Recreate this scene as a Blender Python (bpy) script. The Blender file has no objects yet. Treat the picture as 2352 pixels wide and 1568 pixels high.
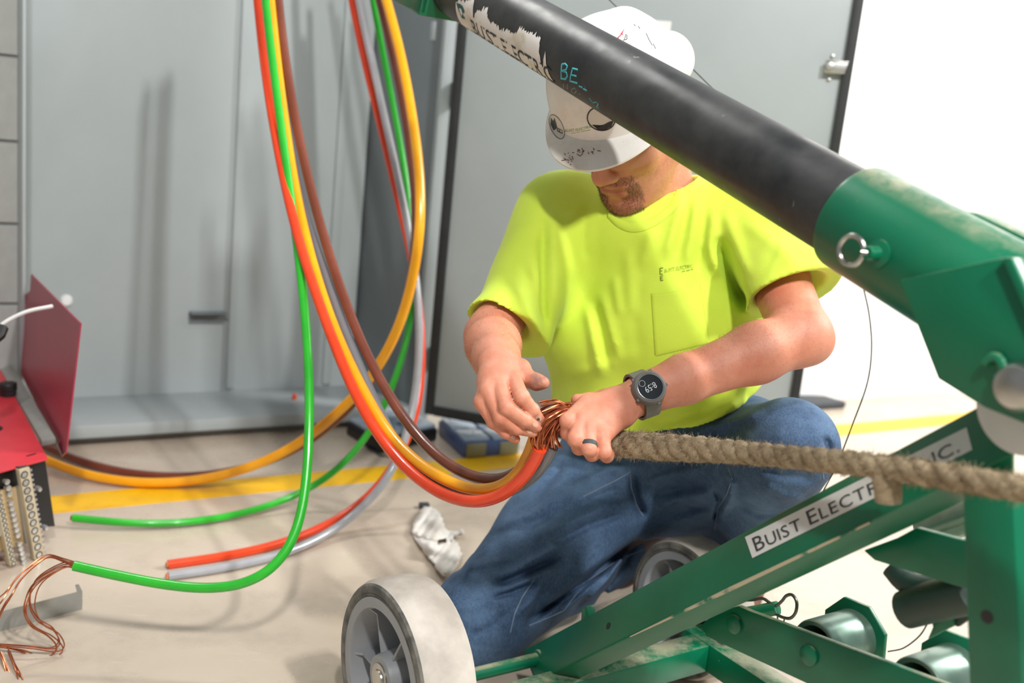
import bpy, bmesh, math, random
import numpy as np
from mathutils import Vector, Matrix
from mathutils.bvhtree import BVHTree

random.seed(7)
rng = np.random.default_rng(7)
scene = bpy.context.scene
COL = scene.collection

# ------------------------------------------------------------------ camera
FPX = 2287.0
CAM = np.array([0.0, 0.0, 0.9])
_up = np.array([1131.0, 11116.0, 2287.0]); _up /= np.linalg.norm(_up)
_fw = np.array([0.0, 0.0, -1.0])
_yc = _fw - _up * (_fw @ _up); _yc /= np.linalg.norm(_yc)
_xc = np.cross(_yc, _up)
CR = np.array([_xc, _yc, _up])                 # world = CR @ camera
def ray(px, py): return CR @ np.array([(px - 1176) / FPX, -(py - 784) / FPX, -1.0])
def P(px, py, d): return CAM + ray(px, py) * d
def onz(px, py, z=0.0):
    r = ray(px, py); return CAM + r * ((z - CAM[2]) / r[2])
def onpl(px, py, p0, n):
    r = ray(px, py); return CAM + r * (np.dot(np.array(p0) - CAM, n) / np.dot(r, n))
cam_data = bpy.data.cameras.new('camera'); cam = bpy.data.objects.new('camera', cam_data)
COL.objects.link(cam); scene.camera = cam
cam_data.sensor_width = 36.0; cam_data.lens = 35.0
M4 = Matrix.Identity(4)
for i in range(3):
    for j in range(3): M4[i][j] = CR[i][j]
    M4[i][3] = CAM[i]
cam.matrix_world = M4
cam_data.clip_start = 0.02
cam_data.dof.use_dof = True; cam_data.dof.focus_distance = 1.40; cam_data.dof.aperture_fstop = 3.2

# ------------------------------------------------------------------ light
w = bpy.data.worlds.new('hall_light'); scene.world = w; w.use_nodes = True
bg = w.node_tree.nodes['Background']; bg.inputs[0].default_value = (0.88, 0.95, 1.0, 1); bg.inputs[1].default_value = 0.25
def area(name, loc, target, size, power, color=(1, 0.985, 0.96), size_y=None):
    l = bpy.data.lights.new(name, 'AREA'); l.energy = power; l.color = color; l.shape = 'RECTANGLE'
    l.size = size; l.size_y = size_y or size
    o = bpy.data.objects.new(name, l); COL.objects.link(o); o.location = loc
    o.rotation_euler = (Vector(target) - Vector(loc)).to_track_quat('-Z', 'Y').to_euler(); return o
area('unseen_light', (1.45, -0.75, 3.0), (-0.3, 2.2, 0.6), 0.12, 80, size_y=0.25)
area('unseen_light', (0.25, -0.9, 3.0), (-0.2, 2.2, 0.6), 0.12, 58, size_y=0.25)
area('unseen_light', (3.0, 2.6, 2.9), (0.7, 2.5, 0.2), 0.9, 58, (1, 0.99, 0.97), size_y=1.4)  # unseen light added to brighten the floor and right side
area('unseen_light', (4.6, 2.6, 3.4), (2.6, 4.2, 1.0), 0.8, 170, (1, 0.99, 0.97), size_y=1.4)  # unseen light added to push the right wall to pure white
area('unseen_light', (-1.02, 2.76, 3.35), (-0.8, 2.2, 0.0), 1.1, 34, size_y=0.12)
vs = scene.view_settings
vs.view_transform = 'Standard'; vs.look = 'None'; vs.exposure = 0.20; vs.gamma = 1.0; vs.use_curve_mapping = False

# ------------------------------------------------------------------ materials
def lin(c):
    if isinstance(c, str): c = tuple(int(c[i:i + 2], 16) / 255 for i in (0, 2, 4))
    return tuple(((x / 12.92) if x <= 0.04045 else ((x + 0.055) / 1.055) ** 2.4) for x in c[:3]) + (1.0,)
class NT:
    def __init__(s, name):
        s.m = bpy.data.materials.new(name); s.m.use_nodes = True; s.t = s.m.node_tree
        s.b = s.t.nodes['Principled BSDF']
    def n(s, typ, **kw):
        x = s.t.nodes.new(typ)
        for k, v in kw.items():
            if k in x.inputs: x.inputs[k].default_value = v
            else: setattr(x, k, v)
        return x
    def l(s, a, b): s.t.links.new(a, b)
    def coord(s, scale=(1, 1, 1)):
        tc = s.n('ShaderNodeTexCoord'); mp = s.n('ShaderNodeMapping'); mp.inputs['Scale'].default_value = scale
        s.l(tc.outputs['Object'], mp.inputs['Vector']); return mp.outputs[0]
    def noise(s, scale, detail=4, rough=0.55, vec=None, lo=0.35, hi=0.65):
        t = s.n('ShaderNodeTexNoise'); t.inputs['Scale'].default_value = scale; t.inputs['Detail'].default_value = detail
        t.inputs['Roughness'].default_value = rough
        s.l(vec if vec is not None else s.coord(), t.inputs['Vector'])
        r = s.n('ShaderNodeMapRange'); r.inputs[1].default_value = lo; r.inputs[2].default_value = hi
        s.l(t.outputs[0], r.inputs[0]); return r.outputs[0]
    def mix(s, fac, a, b, mode='MIX'):
        x = s.n('ShaderNodeMix', data_type='RGBA', blend_type=mode)
        if isinstance(fac, (int, float)): x.inputs[0].default_value = fac
        else: s.l(fac, x.inputs[0])
        for v, i in ((a, 6), (b, 7)):
            if isinstance(v, (tuple, list)): x.inputs[i].default_value = v
            else: s.l(v, x.inputs[i])
        return x.outputs[2]
    def bump(s, h, strength=0.3, dist=0.002):
        b = s.n('ShaderNodeBump'); b.inputs['Strength'].default_value = strength; b.inputs['Distance'].default_value = dist
        s.l(h, b.inputs['Height']); s.l(b.outputs[0], s.b.inputs['Normal']); return b
    def col(s, v):
        if isinstance(v, (tuple, list)): s.b.inputs['Base Color'].default_value = v
        else: s.l(v, s.b.inputs['Base Color'])
    def set(s, **kw):
        for k, v in kw.items():
            i = s.b.inputs[k.replace('_', ' ')]
            if hasattr(v, 'links') or isinstance(v, bpy.types.NodeSocket): s.l(v, i)
            else: i.default_value = v
        return s
def simple(name, c, rough=0.5, metal=0.0, var=0.12, scale=20, bump=0.0, c2=None, lo=0.35, hi=0.65, **kw):
    m = NT(name); base = lin(c)
    other = lin(c2) if c2 else tuple(x * (1 - var) for x in base[:3]) + (1,)
    n = m.noise(scale, lo=lo, hi=hi); m.col(m.mix(n, base, other)); m.set(Roughness=rough, Metallic=metal, **kw)
    if bump: m.bump(m.noise(scale * 6), bump, 0.001)
    return m.m
MAT = {}

# ------------------------------------------------------------------ mesh helpers
def nrm(v): v = np.asarray(v, float); return v / np.linalg.norm(v)
def link(o, parent=None):
    COL.objects.link(o)
    if parent is not None: o.parent = parent
    return o
def mesh_obj(name, V, F, mat=None, parent=None, smooth=True, angle=None):
    me = bpy.data.meshes.new(name); me.from_pydata([tuple(map(float, v)) for v in V], [], [tuple(map(int, f)) for f in F]); me.update()
    if mat is not None: me.materials.append(MAT[mat] if isinstance(mat, str) else mat)
    if smooth:
        me.polygons.foreach_set('use_smooth', [True] * len(me.polygons))
        if angle is not None:
            bm = bmesh.new(); bm.from_mesh(me); a = math.radians(angle)
            for e in bm.edges:
                if len(e.link_faces) == 2 and e.calc_face_angle(0) > a: e.smooth = False
            bm.to_mesh(me); bm.free()
    return link(bpy.data.objects.new(name, me), parent)
class MB:
    """collects shapes of ONE part"""
    def __init__(s): s.V = []; s.F = []
    def add(s, V, F):
        o = len(s.V); s.V += [np.asarray(v, float) for v in V]; s.F += [tuple(i + o for i in f) for f in F]; return s
    def hexa(s, c, ax, ay, az):
        c, ax, ay, az = map(lambda q: np.asarray(q, float), (c, ax, ay, az))
        V = [c + i * ax + j * ay + k * az for k in (-1, 1) for j in (-1, 1) for i in (-1, 1)]
        F = [(0, 2, 3, 1), (4, 5, 7, 6), (0, 1, 5, 4), (2, 6, 7, 3), (0, 4, 6, 2), (1, 3, 7, 5)]
        return s.add(V, F)
    def prism(s, pts, ext):
        pts = [np.asarray(p, float) for p in pts]; e = np.asarray(ext, float); n = len(pts)
        F = [tuple(range(n - 1, -1, -1)), tuple(range(n, 2 * n))] + [(i, (i + 1) % n, n + (i + 1) % n, n + i) for i in range(n)]
        return s.add(pts + [p + e for p in pts], F)
    def tube(s, pts, r, n=12, caps=True):
        V, F = tube_geo(pts, r, n, caps); return s.add(V, F)
    def lathe(s, o, axis, prof, n=32, ref=None):
        V, F = lathe_geo(o, axis, prof, n, ref); return s.add(V, F)
    def build(s, name, mat, parent=None, bevel=0.0, smooth=True, angle=35, seg=2):
        V = s.V; F = s.F
        o = mesh_obj(name, V, F, mat, parent, smooth=False)
        bm = bmesh.new(); bm.from_mesh(o.data); bmesh.ops.recalc_face_normals(bm, faces=bm.faces)
        if bevel:
            es = [e for e in bm.edges if len(e.link_faces) == 2 and e.calc_face_angle(0) > 0.6]
            bmesh.ops.bevel(bm, geom=es, offset=bevel, segments=seg, affect='EDGES', profile=0.5, clamp_overlap=True)
        if smooth:
            for f in bm.faces: f.smooth = True
            a = math.radians(angle)
            for e in bm.edges:
                if len(e.link_faces) == 2 and e.calc_face_angle(0) > a: e.smooth = False
        bm.to_mesh(o.data); bm.free(); return o
def catmull(pts, per=8):
    pts = [np.asarray(p, float) for p in pts]
    if len(pts) < 3: return [pts[0] + (pts[-1] - pts[0]) * t for t in np.linspace(0, 1, per + 1)]
    q = [2 * pts[0] - pts[1]] + pts + [2 * pts[-1] - pts[-2]]; out = []
    for i in range(1, len(q) - 2):
        for t in np.linspace(0, 1, per, endpoint=False):
            a, b, c, d = q[i - 1], q[i], q[i + 1], q[i + 2]
            out.append(0.5 * ((2 * b) + (c - a) * t + (2 * a - 5 * b + 4 * c - d) * t * t + (3 * b - a - 3 * c + d) * t ** 3))
    out.append(pts[-1]); return out
def perp(t, ref=(0, 0, 1)):
    a = np.cross(t, ref)
    if np.linalg.norm(a) < 1e-4: a = np.cross(t, (1, 0, 0.1))
    return nrm(a)
def tube_geo(pts, r, n=12, caps=True):
    pts = [np.asarray(p, float) for p in pts]; m = len(pts); rs = r if hasattr(r, '__len__') else [r] * m
    T = [nrm(pts[min(i + 1, m - 1)] - pts[max(i - 1, 0)]) for i in range(m)]
    a = perp(T[0]); V = []; F = []
    for i in range(m):
        a = nrm(a - T[i] * (a @ T[i])); b = np.cross(T[i], a)
        for k in range(n):
            th = 2 * math.pi * k / n; V.append(pts[i] + rs[i] * (a * math.cos(th) + b * math.sin(th)))
    for i in range(m - 1):
        for k in range(n):
            k2 = (k + 1) % n; F.append((i * n + k, i * n + k2, (i + 1) * n + k2, (i + 1) * n + k))
    if caps: F.append(tuple(range(n - 1, -1, -1))); F.append(tuple((m - 1) * n + k for k in range(n)))
    return V, F
def lathe_geo(o, axis, prof, n=32, ref=None):
    """prof: (radius, height) list; closed automatically where radius is 0"""
    o = np.asarray(o, float); ax = nrm(axis); a = perp(ax, ref if ref is not None else (0, 0, 1)); b = np.cross(ax, a); V = []; F = []; rows = []
    for r, h in prof:
        if r < 1e-7: V.append(o + ax * h); rows.append([len(V) - 1])
        else:
            row = []
            for k in range(n):
                th = 2 * math.pi * k / n; V.append(o + ax * h + r * (a * math.cos(th) + b * math.sin(th))); row.append(len(V) - 1)
            rows.append(row)
    for r0, r1 in zip(rows[:-1], rows[1:]):
        if len(r0) == 1 and len(r1) == 1: continue
        for k in range(n):
            k2 = (k + 1) % n
            if len(r0) == 1: F.append((r0[0], r1[k], r1[k2]))
            elif len(r1) == 1: F.append((r0[k], r0[k2], r1[0]))
            else: F.append((r0[k], r0[k2], r1[k2], r1[k]))
    return V, F
def cyl(mb, p, q, r, n=20):
    p, q = np.asarray(p, float), np.asarray(q, float); return mb.tube([p, q], r, n)
def thing(name, label, cat, loc=(0, 0, 0), group=None):
    o = bpy.data.objects.new(name, None); COL.objects.link(o); o.empty_display_size = 0.05
    o['label'] = label; o['category'] = cat
    if group: o['group'] = group
    return o
def tag(o, label, cat, group=None):
    o['label'] = label; o['category'] = cat
    if group: o['group'] = group
    return o
def struct(o): o['kind'] = 'structure'; return o
def text_geo(txt, size=1.0, res=3):
    cu = bpy.data.curves.new('t', 'FONT'); cu.body = txt; cu.size = size; cu.resolution_u = res
    ob = bpy.data.objects.new('t', cu); COL.objects.link(ob)
    dg = bpy.context.evaluated_depsgraph_get(); me = bpy.data.meshes.new_from_object(ob.evaluated_get(dg))
    V = np.array([v.co[:] for v in me.vertices]); F = [tuple(p.vertices) for p in me.polygons]
    bpy.data.objects.remove(ob); bpy.data.curves.remove(cu); bpy.data.meshes.remove(me); return V, F
def smooth_edges(o, angle=35):
    return o
# ------------------------------------------------------------------ room shell
WD = nrm((0.85, 0.527, 0)); ND = np.array([-WD[1], WD[0], 0.0]); ZU = np.array([0, 0, 1.0])
def S(s, n, z): return WD * s + ND * n + ZU * z

m = NT('concrete_floor')
v = m.coord()
big = m.noise(1.3, 5, 0.6, v); fine = m.noise(38, 6, 0.7, v, 0.3, 0.7); blot = m.noise(5.5, 6, 0.65, v, 0.48, 0.68)
scr = m.noise(9, 4, 0.6, m.coord((1, 9, 1)), 0.62, 0.72)
c = m.mix(big, lin('D0C1AE'), lin('C0B09E')); c = m.mix(fine, c, m.mix(0.5, c, lin('CABCAB')))
fb = m.n('ShaderNodeMath', operation='MULTIPLY'); m.l(blot, fb.inputs[0]); fb.inputs[1].default_value = 0.45
c = m.mix(fb.outputs[0], c, lin('A39586'))
fs = m.n('ShaderNodeMath', operation='MULTIPLY'); m.l(scr, fs.inputs[0]); fs.inputs[1].default_value = 0.35
c = m.mix(fs.outputs[0], c, lin('DDD5CB')); m.col(c)
rr = m.n('ShaderNodeMapRange'); m.l(blot, rr.inputs[0]); rr.inputs[3].default_value = 0.22; rr.inputs[4].default_value = 0.42
m.set(Roughness=rr.outputs[0]); m.bump(fine, 0.08, 0.001); MAT['floor'] = m.m
MAT['yellow_line'] = simple('yellow_line_paint', 'F6C012', 0.4, 0, c2='E0A914', scale=9, lo=0.5, hi=0.7)
MAT['white_wall'] = simple('white_wall_paint', 'F4F4F2', 0.6, var=0.03, scale=3)
MAT['block'] = simple('grey_block_paint', '9EA09C', 0.7, var=0.08, scale=30, bump=0.25)
MAT['mortar'] = simple('mortar', '8A8C88', 0.8, var=0.1, scale=40)

fl = MB().hexa((0, 2, -0.05), (7, 0, 0), (0, 7, 0), (0, 0, 0.05)).build('floor', 'floor', smooth=False); struct(fl)
ln = MB().hexa(S(1.2, 2.283, 0.0006), WD * 4.2, ND * 0.052, ZU * 0.0006).build('trim_1', 'yellow_line', smooth=False); struct(ln)
ln['label'] = 'yellow line painted across the concrete floor'
wb = MB().hexa(S(1.2, 3.05, 1.6), WD * 3.2, ND * 0.05, ZU * 1.6).build('wall_back', 'white_wall', smooth=False); struct(wb)
wr = MB().hexa(S(5.5, 2.72, 1.6), WD * 2.95, ND * 0.1, ZU * 1.6).build('wall_right', 'white_wall', smooth=False); struct(wr)
wl = MB().hexa(S(-1.2, 2.82, 1.6), WD * 1.432, ND * 0.085, ZU * 1.6).build('wall_left', 'mortar', smooth=False); struct(wl)
bme = None
for r in range(8):
    for k in range(2):
        s1 = 0.230 - k * 0.405 - (0.2 if r % 2 else 0.0)
        for (a, b) in ([(s1 - 0.395, s1)] if not (k == 0 and r % 2) else [(s1 - 0.395, s1), (s1 + 0.01, 0.230)]):
            if bme is None or abs((b - a) - 0.395) > 1e-6:
                o = MB().hexa((0, 0, 0), WD * (b - a) / 2, ND * 0.006, ZU * 0.0965).build('block', 'block', wl, bevel=0.003, smooth=False)
                if bme is None: bme = o.data
            else: o = link(bpy.data.objects.new('block', bme), wl)
            o.location = S((a + b) / 2, 2.732, 0.566 + 0.2 * (r - 2) - 0.0985)

# ------------------------------------------------------------------ electrical cabinet
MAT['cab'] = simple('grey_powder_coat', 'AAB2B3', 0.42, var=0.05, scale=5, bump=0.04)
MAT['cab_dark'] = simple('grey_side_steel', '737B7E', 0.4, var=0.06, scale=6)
MAT['gasket'] = simple('black_rubber_gasket', '2B2D2E', 0.55, var=0.2, scale=30)
MAT['plinth'] = simple('plinth_steel', '9A9A94', 0.6, var=0.15, scale=12)
MAT['zinc'] = simple('zinc_plate', 'C9C8C4', 0.32, 0.75, var=0.15, scale=30)
MAT['paper'] = simple('white_paper', 'F1F1F0', 0.7, var=0.03, scale=5)
cab = thing('electrical_cabinet', 'tall open grey steel electrical cabinet behind the hanging cables, door swung wide', 'cabinet')
NB, NF = 2.93, 2.66
sR = 1.345
cb = onpl(845, 300, ND * NB, ND); sB = float(cb @ WD)
MB().hexa(S((0.2 + sB) / 2, NB + 0.01, 1.13), WD * (sB - 0.2) / 2, ND * 0.01, ZU * 1.07).build('back_panel', 'cab', cab, smooth=False)
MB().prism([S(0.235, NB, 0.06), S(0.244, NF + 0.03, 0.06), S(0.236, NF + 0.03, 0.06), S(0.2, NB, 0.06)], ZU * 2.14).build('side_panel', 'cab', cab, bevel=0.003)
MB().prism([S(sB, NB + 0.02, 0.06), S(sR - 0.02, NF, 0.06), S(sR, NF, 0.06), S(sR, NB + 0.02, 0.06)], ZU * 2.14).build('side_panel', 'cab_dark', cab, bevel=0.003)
MB().hexa(S(0.265, NB - 0.008, 1.13), WD * 0.012, ND * 0.006, ZU * 1.05).build('corner_strip', 'cab', cab, bevel=0.002)
MB().hexa(S(0.78, (NB + NF) / 2, 0.055), WD * 0.575, ND * (NB - NF) / 2, ZU * 0.006).hexa(S(0.78, NF - 0.001, 0.044), WD * 0.575, ND * 0.004, ZU * 0.017).build('floor_tray', 'cab', cab, bevel=0.002)
MB().hexa(S(0.78, NF + 0.05, 0.0145), WD * 0.565, ND * 0.012, ZU * 0.0145).build('plinth', 'plinth', cab, bevel=0.002)
MB().hexa(S(0.78, (NB + NF) / 2, 2.205), WD * 0.575, ND * ((NB - NF) / 2 + 0.02), ZU * 0.01).build('top_panel', 'cab', cab, bevel=0.003)
MB().hexa(S(sR - 0.012, NF - 0.012, 1.13), WD * 0.024, ND * 0.012, ZU * 1.11).build('door_post', 'cab', cab, bevel=0.003)
# vertical folded ribs of the back panel
for px, wd_ in ((552, 0.012), (784, 0.014)):
    s_ = float(onpl(px, 300, ND * NB, ND) @ WD)
    MB().hexa(S(s_, NB - 0.006, 1.13), WD * wd_, ND * 0.006, ZU * 1.06).build('stiffener_rib', 'cab', cab, bevel=0.003)
bk = onpl(475, 715, ND * NB, ND)
MB().hexa(bk - ND * 0.02, WD * 0.052, ND * 0.02, ZU * 0.0015).hexa(bk - ND * 0.002 - ZU * 0.018, WD * 0.052, ND * 0.0015, ZU * 0.018).build('shelf_bracket', 'cab_dark', cab)
q = onpl(985, 75, S(sR - 0.02, NF, 0), nrm(S(sR - 0.02, NF, 0) - S(sR - 0.02, NF, 0) + WD))
MB().hexa(S(sR - 0.03, NF + 0.06, q[2]), WD * 0.012, ND * 0.022, ZU * 0.028).build('switch_box', 'cab', cab, bevel=0.004)
kb = onpl(152, 690, ND * NB, ND)
MB().lathe(kb, -ND, [(0, 0.012), (0.012, 0.011), (0.016, 0.005), (0.017, 0.0)], 20).build('bolt_cap', 'paper', cab)
# door, hinged on the right post and swung towards the camera
zb = 0.08
da = onz(978, 948, zb); db = onz(1130, 976, zb); DD = nrm(db - da); DN = nrm(np.cross(DD, ZU))   # DN faces the camera
if DN @ (CAM - da) < 0: DN = -DN
wdo = float((onpl(1985, 0, da, DN) - da) @ DD); ztop = 2.05
def D(u_, z_, o_=0.0): return da + DD * u_ + ZU * (z_ - zb) + DN * o_
door = MB().hexa(D(wdo / 2, (zb + ztop) / 2, -0.016), DD * wdo / 2, ZU * (ztop - zb) / 2, DN * 0.016).build('door', 'cab', cab, bevel=0.003)
g_ = 0.009
MB().hexa(D(0.012, (zb + ztop) / 2, g_ / 2), DD * 0.013, ZU * (ztop - zb) / 2, DN * g_).build('gasket', 'gasket', door, bevel=0.003)
MB().hexa(D(wdo - 0.012, (zb + ztop) / 2, g_ / 2), DD * 0.012, ZU * (ztop - zb) / 2, DN * g_).build('gasket', 'gasket', door, bevel=0.003)
MB().hexa(D(wdo / 2, zb + 0.013, g_ / 2), DD * (wdo / 2 - 0.026), ZU * 0.014, DN * g_).build('gasket', 'gasket', door, bevel=0.003)
lp = onpl(1918, 155, da, DN); lu = float((lp - da) @ DD); lz = lp[2]
lat = MB().prism([D(lu - 0.024, lz + 0.014, 0.02), D(lu + 0.03, lz + 0.014, 0.02), D(lu + 0.024, lz - 0.016, 0.02), D(lu - 0.024, lz - 0.016, 0.02)], DN * 0.003)
lat.hexa(D(lu + 0.004, lz + 0.013, 0.018), DD * 0.026, ZU * 0.0015, DN * 0.008)
lat.build('latch_bracket', 'zinc', door, bevel=0.001)
MB().lathe(D(lu - 0.012, lz, 0.0), DN, [(0.011, 0), (0.011, 0.022), (0.009, 0.028), (0, 0.03)], 16).build('latch_bolt', 'zinc', door)
for dz in (0.026, -0.03): MB().lathe(D(lu - 0.01, lz + dz, 0.0), DN, [(0.005, 0), (0.005, 0.004), (0, 0.006)], 12).build('screw', 'zinc', door)
pp = onpl(1508, 75, da, DN); pu = float((pp - da) @ DD)
pap = MB().hexa(D(pu, pp[2], 0.0005), DD * 0.035, ZU * 0.03, DN * 0.0005).build('paper_label', 'paper', door, smooth=False)
for z_ in (0.22, 1.0): MB().hexa(S(sR + 0.004, NF - 0.045, z_), WD * 0.006, ND * 0.035, ZU * 0.035).build('hinge', 'cab', cab, bevel=0.002)
# ------------------------------------------------------------------ green cable puller
MU = nrm((0.825, 0.565, 0)); MV = np.array([MU[1], -MU[0], 0.0]); MO = np.array([0.099, 1.454, 0.0])
def mx(px, py, c): return onpl(px, py, MO + MU * c, MU)
def Mq(c, v_, z_): return MO + MU * c + MV * v_ + ZU * z_

m = NT('green_enamel')
v = m.coord(); geo = m.n('ShaderNodeNewGeometry'); sep = m.n('ShaderNodeSeparateXYZ'); m.l(geo.outputs['Normal'], sep.inputs[0])
upm = m.n('ShaderNodeMapRange'); m.l(sep.outputs['Z'], upm.inputs[0]); upm.inputs[1].default_value = 0.75; upm.inputs[2].default_value = 0.97
dust = m.noise(14, 6, 0.7, v, 0.42, 0.6)
du = m.n('ShaderNodeMath', operation='MULTIPLY'); m.l(upm.outputs[0], du.inputs[0]); m.l(dust, du.inputs[1]); du2 = m.n('ShaderNodeMath', operation='MULTIPLY'); m.l(du.outputs[0], du2.inputs[0]); du2.inputs[1].default_value = 0.6
chip = m.noise(55, 5, 0.75, v, 0.70, 0.73); smear = m.noise(7, 5, 0.6, v, 0.5, 0.75)
c = m.mix(m.noise(4, 3, 0.5, v), lin('056E4B'), lin('045A3E'))
sm = m.n('ShaderNodeMath', operation='MULTIPLY'); m.l(smear, sm.inputs[0]); sm.inputs[1].default_value = 0.05
c = m.mix(sm.outputs[0], c, lin('8FA88F'))
c = m.mix(du2.outputs[0], c, lin('C3B59C')); ch = m.n('ShaderNodeMath', operation='MULTIPLY'); m.l(chip, ch.inputs[0]); ch.inputs[1].default_value = 0.55
c = m.mix(ch.outputs[0], c, lin('B9BBA4')); m.col(c); m.set(Roughness=0.33); m.bump(m.noise(90, 4, 0.6, v), 0.05, 0.0006); MAT['green'] = m.m
m = NT('black_pipe_paint'); v = m.coord()
c = m.mix(m.noise(5, 6, 0.7, v, 0.38, 0.68), lin('1B1C1E'), lin('424241')); sp = m.noise(30, 4, 0.6, v, 0.69, 0.74)
s2 = m.n('ShaderNodeMath', operation='MULTIPLY'); m.l(sp, s2.inputs[0]); s2.inputs[1].default_value = 0.6
c = m.mix(s2.outputs[0], c, lin('A9A7A0')); m.col(c); rg = m.n('ShaderNodeMapRange'); m.l(m.noise(9, 5, 0.6, v), rg.inputs[0]); rg.inputs[3].default_value = 0.28; rg.inputs[4].default_value = 0.5
m.set(Roughness=rg.outputs[0]); m.bump(m.noise(60, 5, 0.6, v), 0.06, 0.0008); MAT['pipe'] = m.m
MAT['steel'] = simple('bright_steel', 'C4C2BC', 0.28, 1.0, var=0.2, scale=40)
MAT['dark_steel'] = simple('dull_steel', '6E6E6A', 0.4, 0.9, var=0.2, scale=40)
MAT['roller'] = simple('worn_and_lit_green', '8FA497', 0.3, 0.6, c2='5E7F70', scale=12)
MAT['dark_green'] = simple('dark_green_rubber', '1E3A30', 0.5, var=0.2, scale=20)
MAT['black'] = simple('black_plastic', '1A1A1B', 0.45, var=0.2, scale=30)
MAT['label'] = simple('white_label', 'DADBD8', 0.5, var=0.06, scale=40)
MAT['ink'] = simple('dark_print', '3A3F42', 0.6, var=0.2, scale=60)
MAT['sticker'] = simple('peeling_sticker', 'E9E4DE', 0.5, c2='CFC4AE', scale=18, lo=0.55, hi=0.7)
MAT['teal_ink'] = simple('teal_marker', '43B3BE', 0.55, var=0.2, scale=90)
MAT['pale_ink'] = simple('faded_marker', '8E9693', 0.6, var=0.3, scale=90)
MAT['teal_print'] = simple('teal_print', '2C6566', 0.6, var=0.2, scale=60)

pul = thing('cable_puller', 'green wheeled cable pulling machine with a long black boom, in front of the kneeling man', 'machine')
def plate(name, pix, c, th, mat='green', bevel=0.0015, parent=None, ccs=None):
    return MB().prism([mx(x, y, c) for x, y in pix], MU * th).build(name, mat, parent or pul, bevel=bevel)
# boom
bA = mx(1975, 507, 0); bL = mx(1100, 0, 0); BD = nrm(bL - bA); bEnd = bA + BD * (np.linalg.norm(bL - bA) + 0.10)
BR = 0.050
boom = MB().lathe(bA - BD * 0.05, BD, [(BR - 0.004, 0), (BR, 0), (BR, np.linalg.norm(bEnd - bA) + 0.05), (BR - 0.006, np.linalg.norm(bEnd - bA) + 0.05), (BR - 0.006, 0.02), (0, 0.02)], 64).build('boom_tube', 'pipe', pul)
BE1 = nrm(np.cross(BD, MU)); BE1 = BE1 if BE1[2] > 0 else -BE1      # in-plane, up
def onboom(s_, phi, off=0.0):   # phi measured from straight up, towards the camera side (-MU)
    return bA + BD * s_ + (BR + off) * (BE1 * math.cos(phi) - MU * math.sin(phi))
def boom_uv(px, py):           # where a view ray meets the boom
    o_, d_ = CAM, nrm(ray(px, py)); w_ = o_ - bA
    dp = d_ - BD * (d_ @ BD); wp = w_ - BD * (w_ @ BD); A = dp @ dp; B = 2 * dp @ wp; Cc = wp @ wp - BR * BR
    disc = B * B - 4 * A * Cc
    t = (-B - math.sqrt(max(disc, 0))) / (2 * A); p = o_ + d_ * t - bA
    s_ = p @ BD; r_ = p - BD * s_; return s_, math.atan2(-(r_ @ MU), r_ @ BE1)
# peeling sticker: ragged patch wrapped on the pipe
top_px = [(1048, 3), (1090, 0), (1087, 28), (1089, 45), (1093, 30), (1100, 22), (1106, 26), (1111, 17), (1119, 20), (1119, 35), (1127, 50), (1135, 53), (1146, 60), (1152, 73), (1157, 68), (1170, 70), (1185, 78), (1194, 61), (1205, 70), (1231, 83), (1240, 92), (1256, 106), (1250, 130), (1249, 158), (1262, 170), (1273, 187)]
uvs = [boom_uv(*p) for p in top_px]
uvs.sort(key=lambda q: -q[0])
ss = np.array([q[0] for q in uvs]); ph = np.array([q[1] for q in uvs])
sg = np.linspace(ss.min() + 0.001, ss.max(), 150); pt = np.interp(sg, ss[::-1], ph[::-1]) + rng.normal(0, 0.05, 150)
pb = 2.55 + rng.normal(0, 0.06, 150)
V = []; F = []; K = 14
for i in range(150):
    for k in range(K + 1): V.append(onboom(sg[i], pt[i] + (pb[i] - pt[i]) * k / K, 0.0007))
for i in range(149):
    for k in range(K):
        a = i * (K + 1) + k; F.append((a, a + 1, a + K + 2, a + K + 1))
stk = mesh_obj('peeling_sticker', V, F, 'sticker', boom); stk['label'] = 'torn white company sticker peeling off the black pipe'
# lettering on the sticker
def boom_text(txt, px0, px1, phi0, hgt, mat, name, parent, wide=1.0):
    s0, _ = boom_uv(*px0); s1, _ = boom_uv(*px1); Vt, Ft = text_geo(txt)
    L = Vt[:, 0].max() - Vt[:, 0].min(); x0 = Vt[:, 0].min(); H = 0.70
    out = [onboom(s0 + (s1 - s0) * (p[0] - x0) / L, phi0 - (p[1] / H) * hgt / BR, 0.0014) for p in Vt]
    return mesh_obj(name, out, Ft, mat, parent, smooth=False)
boom_text('BUIST ELECTRIC', (1090, 70), (1272, 183), 2.52, 0.027, 'ink', 'sticker_lettering', boom)
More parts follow.
